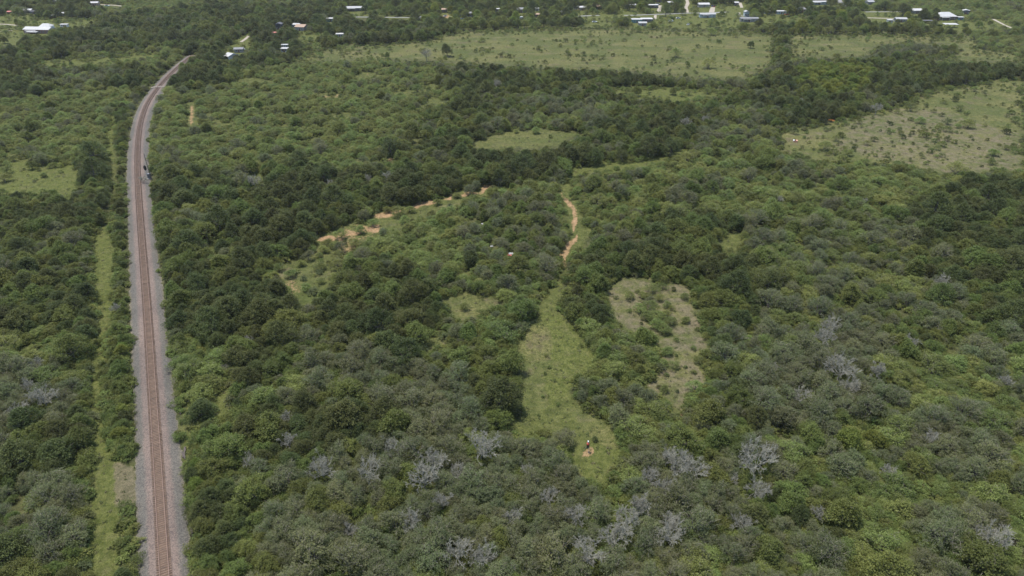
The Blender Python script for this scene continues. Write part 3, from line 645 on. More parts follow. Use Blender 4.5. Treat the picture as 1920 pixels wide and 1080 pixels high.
def make_plant(kind, seed, r, h, matl, nleaf, lsize, twigs=0, flat=.5, base=.3, thick=.35, bump=.1, gap=.2):
    """returns (trunk mesh, crown mesh). The crown is a ragged dome of small leaf sprays carried on spreading limbs"""
    g = np.random.default_rng(seed)
    TV, TF = [], []
    ph = g.uniform(0, 6.28, 8); el = g.uniform(.6, 1.0); ea = g.uniform(0, 3.14)
    def rim(th):      # uneven outline
        return r*(.90+.16*np.sin(2*th+ph[0])+.12*np.sin(3*th+ph[1])+.09*np.sin(5*th+ph[2]))*np.sqrt(1-(1-el)*np.cos(th-ea)**2)
    k1, k2 = g.uniform(1.5, 2.2)/max(r, 1)*1.6, g.uniform(2.6, 3.6)/max(r, 1)*1.6
    def relief(x, y):
        return np.sin(k1*x+ph[3]+.8*np.sin(k1*y))*np.sin(k1*y+ph[4])+.6*np.sin(k2*x+ph[5])*np.sin(k2*y+ph[6]+.7*np.sin(k2*x))
    per = 18; ns = max(8, nleaf//per)
    th = g.uniform(0, 2*math.pi, ns); q = g.uniform(0, 1, ns)**.56
    rr = rim(th)*q; x, y = rr*np.cos(th), rr*np.sin(th); rel = relief(x, y)
    top = h*(1-flat*q**2.2)+bump*h*rel
    dz = g.exponential(.4, ns); dz = np.clip(dz, 0, 1.6)*thick*h*(.45+.55*q)
    z = np.maximum(top-dz, h*base*.6+g.uniform(0, .2*h, ns))
    keep = ~((rel < -.75) & (g.uniform(0, 1, ns) < .8)) & (g.uniform(0, 1, ns) > gap*q)
    x, y, z, q, th = x[keep], y[keep], z[keep], q[keep], th[keep]; ns = len(x)
    cs = np.clip(.30+.035*r, .16, .5)*(r/3.2 if r < 2 else 1)
    out = np.stack([np.cos(th)*q, np.sin(th)*q, .55+0*q], -1)
    tt = g.normal(0, .55, (ns, per, 1))                      # sprays reach up and outward
    off = g.normal(0, 1, (ns, per, 3))*cs*np.array([.62, .62, .42]) + out[:, None, :]*tt*cs*1.1
    pts_ = (np.stack([x, y, z], -1)[:, None, :]+off).reshape(-1, 3)
    pts_[:, 2] = np.maximum(pts_[:, 2], .12)
    nr = np.repeat(np.stack([np.cos(th)*q*.35, np.sin(th)*q*.35, .8+0*q], -1), per, 0)
    CV = leaves(pts_, nr, lsize, g)
    st = g.normal(0, .27, ns)+.16*relief(x*1.7+3, y*1.7)
    tn = np.clip(.5+np.repeat(st, per)+g.normal(0, .15, len(pts_)), 0, 1).astype(np.float32)
    # limbs
    nst = 1 if kind == 'oak' else int(g.integers(2, 5)); stems = []
    for i in range(nst):
        a0 = g.uniform(0, 6.28); o = 0 if nst == 1 else g.uniform(.1, .3)
        b0 = (o*math.cos(a0), o*math.sin(a0), -.3); tp = (o*3*math.cos(a0), o*3*math.sin(a0), h*base)
        r0 = (.05 if nst == 1 else .035)*h; limb(TV, TF, b0, tp, r0, r0*.7, g, 2, .1); stems.append((tp, r0*.7))
    TWV, TWF = [], []
    for i in range(14 if r > 2 else 6):
        j = g.integers(0, ns); st_, r0 = stems[i % nst]; e = (x[j], y[j], z[j])
        mid = ((st_[0]+e[0])/2*1.1, (st_[1]+e[1])/2*1.1, st_[2]+(e[2]-st_[2])*.55)
        limb(TV, TF, st_, mid, r0*.6, r0*.38, g, 2, .1); limb(TV, TF, mid, e, r0*.38, r0*.12, g, 2, .12)
    for i in range(int(twigs*ns*.35)):
        j = g.integers(0, ns); c0 = np.array([x[j], y[j], z[j]]); dr = out[j]+g.normal(0, .35, 3); dr /= np.linalg.norm(dr)+1e-9
        s0 = c0-dr*cs*2.2; e = c0+dr*cs*g.uniform(.9, 1.7); mid = (s0+e)/2+g.normal(0, cs*.3, 3)
        wdt = .016*(1+r/7); tube_np(TWV, TWF, s0, mid, wdt*1.6, wdt); tube_np(TWV, TWF, mid, e, wdt, wdt*.5)
    V = CV; Q = np.arange(len(V)).reshape(-1, 4); nlq = len(Q)
    if TWV:
        V = np.concatenate([V, np.array(TWV)]); Q = np.concatenate([Q, np.array(TWF)+nlq*4])
        tn = np.concatenate([tn, np.full(len(TWF), .5, np.float32)])
    cm = mesh_np('crown', V, Q); cm.attributes.new('tone', 'FLOAT', 'FACE').data.foreach_set('value', tn)
    cm.materials.append(LM[matl]); cm.materials.append(twigm)
    mi = np.zeros(len(Q), np.int32); mi[nlq:] = 1; cm.polygons.foreach_set('material_index', mi)
    tm = mesh_np('trunk', np.array(TV), np.array(TF)); tm.materials.append(bark)
    return tm, cm
def make_dead(seed, r, h, mat_):
    g = np.random.default_rng(seed); TV, TF, BV, BF = [], [], [], []
    limb(TV, TF, (0, 0, -.3), (g.normal(0, .2), g.normal(0, .2), h*.3), .2, .15, g, 2)
    top = np.array([0, 0, h*.28])
    def grow(p, d, L, rad, lev):
        e = p+d*L+g.normal(0, .06*L, 3); limb(BV, BF, p, e, rad, rad*.6, g, 2 if lev > 1 else 3, .16)
        if lev == 0: return
        for q in range(int(g.integers(3, 5))):
            nd = d+g.normal(0, .62, 3)+np.array([0, 0, .08]); nd /= np.linalg.norm(nd)
            f = g.uniform(.35, 1.0); grow(p+(e-p)*f, nd, L*g.uniform(.5, .75), max(.026, rad*.58), lev-1)
    for i in range(7):
        th = i*.9+g.normal(0, .3); d = np.array([math.cos(th)*g.uniform(.4, 1), math.sin(th)*g.uniform(.4, 1), g.uniform(.6, 1.2)]); d /= np.linalg.norm(d)
        grow(top, d, r*.62, .085, 4)
    BV = np.array(BV); rr = np.hypot(BV[:, 0], BV[:, 1]).max(); BV[:, :2] *= r/rr; zt = BV[:, 2].max(); BV[:, 2] = top[2]+(BV[:, 2]-top[2])*(h-top[2])/(zt-top[2])
    tm = mesh_np('trunk', np.array(TV), np.array(TF)); cm = mesh_np('branches', BV, np.array(BF))
    tm.materials.append(mat_); cm.materials.append(mat_); return tm, cm
# kinds: list of (trunk, crown, r, h)
K = {}
def addk(k, *a): K.setdefault(k, []).append(a)
for s in range(6): r, h = 3.3+.4*s, 5.8+.5*s; addk('oakdeep', *make_plant('oak', 10+s, r, h, 'deep', 9000, .16, .25, .46, .3, .42, .115, .10), r, h)
for s in range(5): r, h = 3.0+.4*s, 5.2+.45*s; addk('oakolive', *make_plant('oak', 30+s, r, h, 'olive', 8000, .155, .35, .46, .3, .40, .115, .12), r, h)
for s in range(5): r, h = 3.0+.35*s, 5.0+.45*s; addk('greygreen', *make_plant('mesq', 50+s, r, h, 'grey', 5500, .125, 2.2, .48, .25, .44, .11, .3), r, h)
for s in range(7): r, h = 2.6+.3*s, 3.2+.25*s; addk('mesquite', *make_plant('mesq', 70+s, r, h, 'light', 5500, .13, .8, .44, .2, .38, .12, .3), r, h)
for s in range(3): r, h = 3.0+.5*s, 5.8+.9*s; addk('leafy', *make_plant('oak', 90+s, r, h, 'bright', 8500, .16, .1, .42, .25, .42, .09, .1), r, h)
for s in range(6): r, h = 2.6+.35*s, 5.0+.5*s; addk('dead', *make_dead(110+s, r, h, deadwood), r, h)
for s in range(7): r, h = [1.3,1.5,1.75,2.0,1.8,1.4,2.0][s], [1.4,1.6,1.8,2.1,1.7,1.7,2.2][s]; addk('shrub', *make_plant('mesq', 130+s, r, h, ['light','olive','light','olive','grey','deep','deep'][s], 1500, .11, .4, .5, .1, .5, .08, .2), r, h)
for s in range(3): r, h = .6+.12*s, .35+.08*s; addk('tuft', *make_plant('mesq', 150+s, r, h, ['grass','straw','grass'][s], 220, .08, 0, .6, .1, .5, .05, .3), r, h)

# ------------------------------------------------------------------ where plants stand
MIXES = {  # weights of kinds, scale range, overlap factor
 'mix':   (dict(oakdeep=.12, oakolive=.28, greygreen=.24, mesquite=.35, dead=.01), (.42, 1.1), .52),
 'dark':  (dict(oakdeep=.50, oakolive=.26, greygreen=.14, mesquite=.09, dead=.01), (.45, 1.2), .52),
 'mesq':  (dict(mesquite=.92, oakolive=.04, greygreen=.04), (.5, 1.12), .58),
 'grey':  (dict(oakdeep=.15, oakolive=.12, greygreen=.60, mesquite=.11, dead=.02), (.60, 1.12), .50),
 'light': (dict(mesquite=.66, oakolive=.10, greygreen=.19, leafy=.04, dead=.01), (.45, 1.15), .50),
 'bright':(dict(leafy=.75, oakolive=.15, mesquite=.10), (.6, 1.1), .60),
 'row':   (dict(oakdeep=.35, oakolive=.50, leafy=.15), (.45, .72), .60),
 'field': (dict(shrub=.96, mesquite=.04), (.5, 1.4), .9),
 'lawn':  (dict(shrub=.40, mesquite=.45, oakolive=.15), (.5, .95), .95),
 'town':  (dict(oakdeep=.35, oakolive=.40, mesquite=.15, leafy=.10), (.75, 1.3), .74),
 'edge':  (dict(shrub=.55, mesquite=.35, oakolive=.10), (.4, .8), 1.05),
 'thin': (dict(mesquite=.62, shrub=.25, greygreen=.13), (.42, .85), .75),
 'bare': (dict(shrub=.45, mesquite=.45, olive=.0, oakolive=.10), (.40, .75), .85),
 'scrub': (dict(shrub=1.0), (.6, 1.2), .9),
}
cells = {}
CS = 9.0
def near_ok(x, y, r, kf):
    ci, cj = int(x//CS), int(y//CS)
    for a in (ci-1, ci, ci+1):
        for b_ in (cj-1, cj, cj+1):
            for (x2, y2, r2, k2) in cells.get((a, b_), ()):
                if (x-x2)**2+(y-y2)**2 < (min(kf, k2)*(r+r2))**2 if max(kf, k2) < 1 else (x-x2)**2+(y-y2)**2 < (.62*max(kf, 1)*(r+r2))**2: return False
    return True
OPENS = (C['open'], C['field'], C['lawn'], C['edge'], C['bare'])
plants = []
def zone_at(px, py):
    if py < 0: return C['dark']
    return int(zone[min(int(py/2), MH-1), min(max(int(px/2), 0), MW-1)])
def put(x, y, k, v, s, rz, kf, force=False):
    r = K[k][v][2]*s
    if not force and not near_ok(x, y, r, kf): return False
    cells.setdefault((int(x//CS), int(y//CS)), []).append((x, y, r, kf)); plants.append((x, y, k, v, s, rz)); return True
def hand(px, py, k, s, v=0):
    x, y_ = ground(px, py); put(x, y_, k, v % len(K[k]), s, random.uniform(0, 6.28), .6, True)
# individually placed: dead trees, landmark trees (base position as seen)
for (px, py, s) in ((800,925,1.25),(905,870,1.2),(545,845,.9),(830,960,.9),(1195,975,1.1),(1150,1035,1.25),(1250,1025,1.0),(1030,950,.9),(1270,900,1.1),(1412,895,1.2),(1370,912,.6),
      (1570,720,1.1),(1585,745,.8),(1560,690,.8),(1640,715,1.0),(1700,660,.9),(960,985,.8),(700,905,.9),(1385,1000,.6),(90,770,.9),(60,740,.8),(40,790,.7),(1300,905,.9),(1240,935,.9),(1100,1060,.9),(860,1060,1.0),(1760,545,.8),(470,880,.7),
      (480,353,.8),(1620,385,.6),(270,345,.5),(1285,245,1.0),(1320,238,.9),(690,350,.9),(730,345,.8),(1460,385,.6),(800,115,1.2),(930,170,.9),(1845,1035,1.0),(815,890,1.0),(860,905,.8),(1170,1010,.9),(1255,1000,1.0),(1215,915,.8),(1415,940,.7),(745,860,.7),(610,905,.8),(1080,985,.7),(990,900,.6),(1540,655,.8),(1550,630,.9),(1500,760,.7),(1450,700,.6),(1250,880,.8),(660,1010,.7),(775,1000,.8),(905,1065,.8),(1660,900,.6),(1740,840,.7),(1880,730,.6),(1530,980,.6),(220,590,.5),(75,700,.8),(540,800,.7),(425,700,.5),(320,700,.3),(470,650,.6),(620,360,.7),(1640,215,.9),(1500,200,.8)):
    hand(px, py, 'dead', s*1.15, random.randrange(6))
for (px, py, s) in ((640,446,.7),(676,437,.8),(700,424,.6),(748,404,.9),(770,398,.6),(820,384,.7),(856,371,.6),(615,462,.8),(728,398,.7),(1200,585,.6),(1215,600,.8),(1180,560,.5),(1285,605,.5),(545,520,.7),(575,545,.6),(522,508,.6),(870,580,.5),(905,592,.5)): hand(px, py, 'mesquite', s, random.randrange(5))
for (px, py, s) in ((1215,560,.8),(1222,580,.6),(1228,640,.7),(1262,545,.7),(1300,700,.6),(1225,715,.7),(1235,728,.5),(1160,612,.7),(1140,575,.6),(1308,620,.6),(1290,745,.6),(1195,548,.6),(1268,668,.4),(1246,590,.6),(1268,640,.6),(1030,690,.4),(1024,668,.3),(1018,745,.35),(1040,715,.3),(1022,701,.4),(1046,760,.35),(1010,780,.3),(1060,805,.4),(1115,826,.6),(1090,650,.35),(1250,705,.5),(1285,690,.45),(1300,655,.5),(1270,735,.4),(1180,585,.5),(1155,560,.45),(1232,535,.7)): hand(px, py, 'shrub', s, random.choice((1, 3, 5)))
for (px, py, s) in ((1205,558,.55),(1225,548,.6),(1232,600,.8),(1245,625,.7),(1220,585,.7),(1262,690,.45),(1303,735,.6),(1310,680,.5),(1245,735,.5),(1150,618,.6),(1305,575,.5),(1283,560,.45),(1250,665,.6)): hand(px, py, 'mesquite', s, random.randrange(7))
hand(1815, 352, 'oakdeep', .95, 2); hand(1058, 835, 'greygreen', .8, 1); hand(1862, 292, 'mesquite', .9, 1); hand(838, 106, 'oakdeep', 1.1, 3)
hand(1494, 303, 'mesquite', 1.1, 2); hand(1812, 240, 'mesquite', 1.1, 3); hand(1407, 90, 'oakdeep', .75, 1); hand(180, 340, 'oakdeep', 1.2, 4)
hand(726, 110, 'oakolive', .7, 1); hand(1005, 250, 'mesquite', .9, 1); hand(968, 249, 'mesquite', .55, 1); hand(1032, 258, 'shrub', 1.0, 1)
hand(1285, 145, 'oakolive', .5, 1); hand(940, 775, 'oakdeep', 1.15, 3); hand(955, 700, 'oakolive', 1.0, 2); hand(380, 790, 'oakdeep', .8, 2); hand(395,830,'oakolive',.7,1)
for (px, py) in ((1540,95),(1558,92),(1420,60),(650,100),(1050,88),(1210,105),(1300,96),(1350,78),(1360,112),(1170,78),(1090,70),(880,68),(900,80),(960,86),(1010,92),(915,98),(1450,95),(1620,94),(1825,100),(1660,88)):
    hand(px, py, 'shrub', random.uniform(.9, 1.6), random.randrange(4))
NC = 330000
ys = 70*(1150/70)**rng.uniform(0, 1, NC)**.62
wx = .86*ys+40
xs = rng.uniform(-1, 1, NC)*wx
zr = rng.uniform(0, 1, (NC, 4))
kf_dead = 0
for i in range(NC):
    x, y_ = float(xs[i]), float(ys[i])
    px, py = proj(x, y_, 2.5)
    if px < -160 or px > 2080 or py > 1230: continue
    zn = CODES[zone_at(px, py)]
    if zn == 'open': continue
    if zn in ('field', 'edge', 'lawn', 'thin', 'bare'):
        cl = .5+.5*math.sin(x/17+2*math.sin(y_/29))*math.sin(y_/14+x/41+1.7*math.sin(x/23))
        edge_ = zn == 'field' and any(zone_at(px+a_, py+b_) != C['field'] for a_, b_ in ((14,0),(-14,0),(0,7),(0,-7)))
        rf = zn == 'field' and px > 1460 and py > 138
        if rng.uniform() > {'field': .16 if edge_ else .022+.16*cl**3 if rf else .012+.16*cl**4, 'edge': .08, 'thin': .13, 'bare': .008+.035*cl**2, 'lawn': (.07 if py < 60 else .03)+.05*cl**2}[zn]: continue
    elif zn in ('mesq', 'light', 'mix', 'grey'):
        gp = math.sin(x/5.3+1.3*math.sin(y_/7.1))*math.sin(y_/6.1+1.9*math.sin(x/11.7))
        if gp > (.50 if zn in ('mesq', 'light') else .70): continue
    wts, (s0, s1), kf = MIXES[zn]
    spn = .5+.5*math.sin(x/13+1.9*math.sin(y_/17+1))*math.cos(y_/15+1.4*math.sin(x/19)); u = (.45*zr[i, 0]+.55*spn) if zn in ('mix','dark','grey','light') else zr[i, 0]; k = None
    for kk, wv in wts.items():
        u -= wv
        if u <= 0: k = kk; break
    k = k or 'mesquite'
    v = int(zr[i, 1]*len(K[k])); s = s0+(s1-s0)*zr[i, 2]**1.3
    if y_ > 560: s *= 1.12
    if k == 'shrub' and zn == 'field': v = (1, 3, 5, 6, 1, 3, 2)[int(zr[i, 1]*7)]
    pr = K[k][v]; r, h = pr[2]*s, pr[3]*s
    if zn == 'field' and rf and k == 'shrub' and zr[i, 3] < .2: s *= 1.35; r *= 1.35; h *= 1.35
    if zn == 'field' and k == 'shrub' and zr[i, 3] > .45: s *= .6; r *= .6; h *= .6
    if zn not in ('field', 'lawn', 'edge', 'bare'):
        bad = False
        for (dx, dy, dz) in ((-.85*r, 0, h*.5), (.85*r, 0, h*.5), (-.4*r, 0, h*.6), (.4*r, 0, h*.6), (0, -.75*r, h*.2), (0, 0, h*.8), (0,.3*r,h*.9)):
            qx, qy = proj(x+dx, y_+dy, dz); qx = min(max(qx, 0), 1919)
            if 0 <= qy < 1080 and zone[int(qy/2), int(qx/2)] in OPENS: bad = True; break
        if bad:
            # small growth may stand at the margin
            if zr[i, 3] < .5:
                k = 'shrub'; v = int(zr[i, 1]*5); s = .6+.7*zr[i, 2]; r, h = K[k][v][2]*s, K[k][v][3]*s
                qx, qy = proj(x, y_, .5)
                if 0 <= qx < 1920 and 0 <= qy < 1080 and zone[int(qy/2), int(qx/2)] == C['open']: continue
            else: continue
    if px < 520 and rail_dist(x, y_) < 4.7+.85*r: continue
    blk = False
    for (bx_, by_, br) in BLOCK:
        if abs(x-bx_) < br+r and abs(y_-by_) < br+r and math.hypot(x-bx_, y_-by_) < br+.8*r: blk = True; break
    if blk: continue
    put(x, y_, k, v, s, zr[i, 3]*40, kf)
# low growth filling the gaps and rough grass
low = []
for i in range(60000):
    yy = 70*(620/70)**rng.uniform(0, 1)**.75; xx = rng.uniform(-1, 1)*(.8*yy+20)
    px, py = proj(xx, yy, .3)
    if px < -80 or px > 2000 or py > 1150: continue
    zc_ = zone_at(px, py); zn = CODES[zc_]
    if px < 520 and rail_dist(xx, yy) < (4.2 if rng.uniform() < .25 else 5.0): continue
    if zn in ('open', 'field', 'lawn', 'edge', 'thin', 'bare'):
        d = look(DIRT, px, py)
        if rng.uniform() < (.75 if d < .3 else .92): continue
        if yy > 330 and zn == 'field' and rng.uniform() < .5: continue
        k = 'tuft'; v = int(rng.integers(0, 3)); s = rng.uniform(.35, .9)*(1.25 if yy > 250 else 1)
    else:
        if rng.uniform() < .35: continue
        k = 'shrub'; v = int(rng.integers(0, 4)); s = rng.uniform(.45, 1.1)
    low.append((xx, yy, k, v, s, rng.uniform(0, 6.28)))

# ------------------------------------------------------------------ singles: the ones that show largest
LIVE = {'oakdeep': ('live_oak', 'oak tree'), 'oakolive': ('live_oak', 'oak tree'), 'greygreen': ('brush_tree', 'tree'), 'mesquite': ('mesquite_tree', 'mesquite'), 'leafy': ('leafy_tree', 'tree'), 'dead': ('dead_tree', 'dead tree'), 'shrub': ('shrub', 'shrub')}
KINDOF = {'oakdeep': 'oak', 'oakolive': 'oak', 'greygreen': 'brush', 'mesquite': 'mesq', 'leafy': 'leafy', 'dead': 'dead', 'shrub': 'shrub'}
LIMIT = dict(oak=300, brush=150, mesq=300, leafy=80, dead=150, shrub=300)
def score(p):
    x, y_, k, v, s, rz = p; r, h = K[k][v][2]*s, K[k][v][3]*s
    px, py = proj(x, y_, h*.5)
    if px < -.8*r*8 or px > 1920+.8*r*8 or py > 1080+20 or py < 0: return -1
    zc = y_*CP+(CAM_H-h/2)*SP; return r/zc
order = sorted(range(len(plants)), key=lambda i: -score(plants[i]))
cnt = {}; single = []; rest = []
for i in order:
    p = plants[i]; kk = KINDOF[p[2]]
    if score(p) > 0 and cnt.get(kk, 0) < LIMIT[kk]: cnt[kk] = cnt.get(kk, 0)+1; single.append(p)
    else: rest.append(p)
def region(px, py):
    if py < 130: return 'near the far houses' if px > 420 else 'in the upper left wood'
    if px < 200 and py > 360: return 'left of the grass strip'
    if px < 275 and py > 300: return 'between grass strip and railway'
    if px < 275: return 'left of the railway bend'
    if px < 450 and py > 640: return 'just right of the ballast'
    if px < 600 and py > 330: return 'in the dark wood by the railway'
    if px < 880 and py <= 330: return 'in the mesquite flat'
    if py <= 300 and px < 1460: return 'in the creek wood'
    if py <= 200: return 'in the right-hand creek wood'
    if py <= 340: return 'in the dry right field'
    if py < 500 and px < 1060: return 'left of the orange path'
    if py < 600 and px < 1060: return 'above the small round clearing'
    if py < 820 and px < 760: return 'left of the centre'
    if py < 820 and px < 1000: return 'left of the main clearing'
    if py >= 820 and px < 760: return 'at bottom left of centre'
    if py >= 820 and px < 1160: return 'below the main clearing'
    if px < 1340 and py < 620: return 'above the bare-soil clearing'
    if px < 1340 and py < 820: return 'between the two clearings'
    if px < 1460 and py >= 820: return 'right of the game feeder'
    if py < 480: return 'below the dry right field'
    if py < 640: return 'in the dark right-edge wood'
    if py < 820: return 'right of the bare-soil clearing'
    return 'in the bottom right brush'
TONE = {'oakdeep': 'deep green', 'oakolive': 'olive green', 'greygreen': 'grey-green twiggy', 'mesquite': 'light green', 'leafy': 'yellow-green leafy', 'dead': 'bare grey', 'shrub': ''}
ORD = ['lowest','second','third','fourth','fifth','sixth','seventh','eighth','ninth','tenth','eleventh','twelfth']
def ordn(n):
    if n < len(ORD): return ORD[n]
    n += 1; suf = 'th' if 10 <= n % 100 <= 20 else {1: 'st', 2: 'nd', 3: 'rd'}.get(n % 10, 'th'); return '%d%s' % (n, suf)
GROUPS = {'oak': 'live oaks in the woods', 'brush': 'grey-green brush trees', 'mesq': 'mesquite trees across the flats', 'leafy': 'yellow-green leafy trees', 'dead': 'bare dead trees in the brush', 'shrub': 'low shrubs dotted about the grass'}
buckets = {}
for p in single:
    x, y_, k, v, s, rz = p; r = K[k][v][2]*s; px, py = proj(x, y_, 0)
    if k == 'shrub': sz = 'tiny' if r < .9 else 'small' if r < 1.5 else 'wide'; tone = 'light green' if v in (0, 2) else 'grey-green' if v == 4 else 'olive' if v in (1, 3) else 'dark green'
    else: sz = 'small' if r < 2.7 else 'large' if r > 3.9 else 'middle-sized'; tone = TONE[k]
    noun = {'oak': 'oak', 'brush': 'tree', 'mesq': 'mesquite', 'leafy': 'tree', 'dead': 'dead tree', 'shrub': 'shrub'}[KINDOF[k]]
    reg = region(px, py); buckets.setdefault((sz, tone, noun, reg), []).append((py, p))
first = {}
for (sz, tone, noun, reg), lst in buckets.items():
    lst.sort(key=lambda q: -q[0])
    for n, (py, p) in enumerate(lst):
        x, y_, k, v, s, rz = p; nm, cat = LIVE[k]
        o = empty(nm, (x, y_, 0), rz); o.scale = (s, s, s*(.92+.16*((x*7.3) % 1)))
        if len(lst) == 1: lab = '%s %s %s %s' % (sz, tone, noun, reg)
        else: lab = '%s %s %s %s, %s from below' % (sz, tone, noun, reg, ordn(n))
        tag(o, lab, cat, GROUPS[KINDOF[k]])
        for me, pn in ((K[k][v][0], 'trunk'), (K[k][v][1], 'branches' if k == 'dead' else 'crown')):
            c_ = bpy.data.objects.new(pn, me); col.objects.link(c_); c_.parent = o
print('plants', len(plants), 'single', len(single), cnt, 'low', len(low), 'maxlab', max(len(k) for k in buckets))

# ------------------------------------------------------------------ the rest: uncountable woodland, one object per growth
def stuff(name, lst, label, cat):
    keys = sorted({(p[2], p[3]) for p in lst}); pc = bpy.data.collections.new(name+'_forms')
    for n, (k, v) in enumerate(keys):
        # one object holding trunk and crown
        tm, cm = K[k][v][0], K[k][v][1]
        tv = np.empty(len(tm.vertices)*3, np.float32); tm.vertices.foreach_get('co', tv)
        cv = np.empty(len(cm.vertices)*3, np.float32); cm.vertices.foreach_get('co', cv)
        tq = np.empty(len(tm.polygons)*4, np.int32); tm.loops.foreach_get('vertex_index', tq)
        cq = np.empty(len(cm.polygons)*4, np.int32); cm.loops.foreach_get('vertex_index', cq)
        me = mesh_np('form', np.concatenate([cv, tv]).reshape(-1, 3), np.concatenate([cq, tq+len(cv)//3]).reshape(-1, 4))
        nm_c, nm_t = len(cm.polygons), len(tm.polygons)
        mi = np.zeros(nm_c+nm_t, np.int32); m0 = np.empty(nm_c, np.int32); cm.polygons.foreach_get('material_index', m0); mi[:nm_c] = m0
        for mm in cm.materials: me.materials.append(mm)
        me.materials.append(tm.materials[0]); mi[nm_c:] = len(cm.materials)
        me.polygons.foreach_set('material_index', mi)
        if 'tone' in cm.attributes:
            tn = np.full(nm_c+nm_t, .5, np.float32); t0 = np.empty(nm_c, np.float32); cm.attributes['tone'].data.foreach_get('value', t0); tn[:nm_c] = t0
            me.attributes.new('tone', 'FLOAT', 'FACE').data.foreach_set('value', tn)
        pc.objects.link(bpy.data.objects.new('form_%03d' % n, me))
    me = bpy.data.meshes.new(name); me.vertices.add(len(lst))
    me.vertices.foreach_set('co', np.array([(p[0], p[1], 0) for p in lst], np.float32).ravel())
    ki = {k: i for i, k in enumerate(keys)}
    me.attributes.new('form', 'INT', 'POINT').data.foreach_set('value', np.array([ki[(p[2], p[3])] for p in lst], np.int32))
    me.attributes.new('size', 'FLOAT', 'POINT').data.foreach_set('value', np.array([p[4] for p in lst], np.float32))
    me.attributes.new('turn', 'FLOAT', 'POINT').data.foreach_set('value', np.array([p[5] for p in lst], np.float32))
    o = link(name, me); tag(o, label, cat, kind='stuff')
    ng = bpy.data.node_groups.new(name+'_scatter', 'GeometryNodeTree')
    ng.interface.new_socket('Geometry', in_out='INPUT', socket_type='NodeSocketGeometry')
    ng.interface.new_socket('Geometry', in_out='OUTPUT', socket_type='NodeSocketGeometry')
    gi, go = ng.nodes.new('NodeGroupInput'), ng.nodes.new('NodeGroupOutput')
    mp = ng.nodes.new('GeometryNodeMeshToPoints'); ip = ng.nodes.new('GeometryNodeInstanceOnPoints')
    ci = ng.nodes.new('GeometryNodeCollectionInfo'); ci.inputs[0].default_value = pc; ci.inputs[1].default_value = True; ci.inputs[2].default_value = True
    def named(nm, typ):
        a = ng.nodes.new('GeometryNodeInputNamedAttribute'); a.data_type = typ; a.inputs[0].default_value = nm; return a.outputs[0]
    cb = ng.nodes.new('ShaderNodeCombineXYZ'); ng.links.new(named('turn', 'FLOAT'), cb.inputs[2])
    e2r = ng.nodes.new('FunctionNodeEulerToRotation'); ng.links.new(cb.outputs[0], e2r.inputs[0])
    ng.links.new(gi.outputs[0], mp.inputs[0]); ng.links.new(mp.outputs[0], ip.inputs['Points'])
    ng.links.new(ci.outputs[0], ip.inputs['Instance']); ip.inputs['Pick Instance'].default_value = True
    ng.links.new(named('form', 'INT'), ip.inputs['Instance Index']); ng.links.new(e2r.outputs[0], ip.inputs['Rotation'])
    ng.links.new(named('size', 'FLOAT'), ip.inputs['Scale']); ng.links.new(ip.outputs[0], go.inputs[0])
    md = o.modifiers.new('scatter', 'NODES'); md.node_group = ng
    return o
stuff('woodland', [p for p in rest if p[2] != 'shrub'], 'mass of green trees filling the middle distance and the far edge', 'woodland')
stuff('scrub', [p for p in rest if p[2] == 'shrub'] + [p for p in low if p[2] == 'shrub'], 'countless low bushes under and between the trees', 'scrub')
stuff('rough_grass', [p for p in low if p[2] == 'tuft'], 'rough green and straw coloured grass tufts over the clearings', 'grass')
# ------------------------------------------------------------------ things by the track and in the clearings
black = paint('black_metal', (.015,.015,.018), .5); galv = paint('galvanised_steel', (.38,.39,.40), .45, .4); wood = simple('weathered_pole_wood', (.13,.105,.085), .9, scale=4)
silver = paint('silver_cabinet', (.16,.16,.16), .6); amber = paint('signal_lens', (.05,.03,.02), .2)
x, y_ = ground(278.0, 336); e = empty('signal_mast', (x, y_, 0), R(5)); tag(e, 'black-headed railway signal mast beside the ballast, left of the wooden pole', 'railway signal')
MB().box(-.35,.35,-.35,.35,-.1,.35).build('base', simple('concrete', (.42,.41,.39)), e)
MB().cyl((0,0,.35),(0,0,4.6),.10,.08,10).build('mast', galv, e)
pl = MB(); n = 20
prof = [(.62*math.cos(t_), 5.1+1.15*math.sin(t_)) for t_ in np.linspace(0, 2*math.pi, n+1)[:-1]]
pl.poly([(a, -.12, b_) for a, b_ in prof]+[(a, -.06, b_) for a, b_ in prof], [tuple(range(n)), tuple(range(2*n-1, n-1, -1))]+[(i, (i+1) % n, n+(i+1) % n, n+i) for i in range(n)])
bb = pl.build('backboard', black, e)
for z in (4.6, 5.15, 5.7):
    MB().cyl((0,-.13,z),(0,-.24,z),.13,.13,12).build('lens', amber, bb); MB().cyl((0,-.14,z+.12),(0,-.45,z+.15),.09,.10,8).build('hood', black, bb)
ld = MB()
for s in (-.2, .2): ld.box(s-.02, s+.02, .28, .32, .2, 4.4)
for k in range(13): ld.box(-.2, .2, .28, .31, .4+k*.3, .43+k*.3)
ld.build('ladder', galv, e)
x, y_ = ground(281.0, 334.5); e = empty('equipment_cabinet', (x, y_, 0), R(5)); tag(e, 'grey metal signal cabinet on bare ground beside the signal mast', 'cabinet')
MB().box(-.75,.75,-.75,.75,-.1,.2).build('base', bpy.data.materials['concrete'], e); MB().box(-.6,.6,-.6,.6,.2,2.1).build('body', silver, e)
MB().box(-.68,.68,-.68,.68,2.103,2.2).build('roof', silver, e); d_ = MB().box(-.5,.5,-.64,-.602,.3,2.0).build('door', silver, e); MB().box(.32,.38,-.7,-.642,1.0,1.25).build('handle', black, d_)
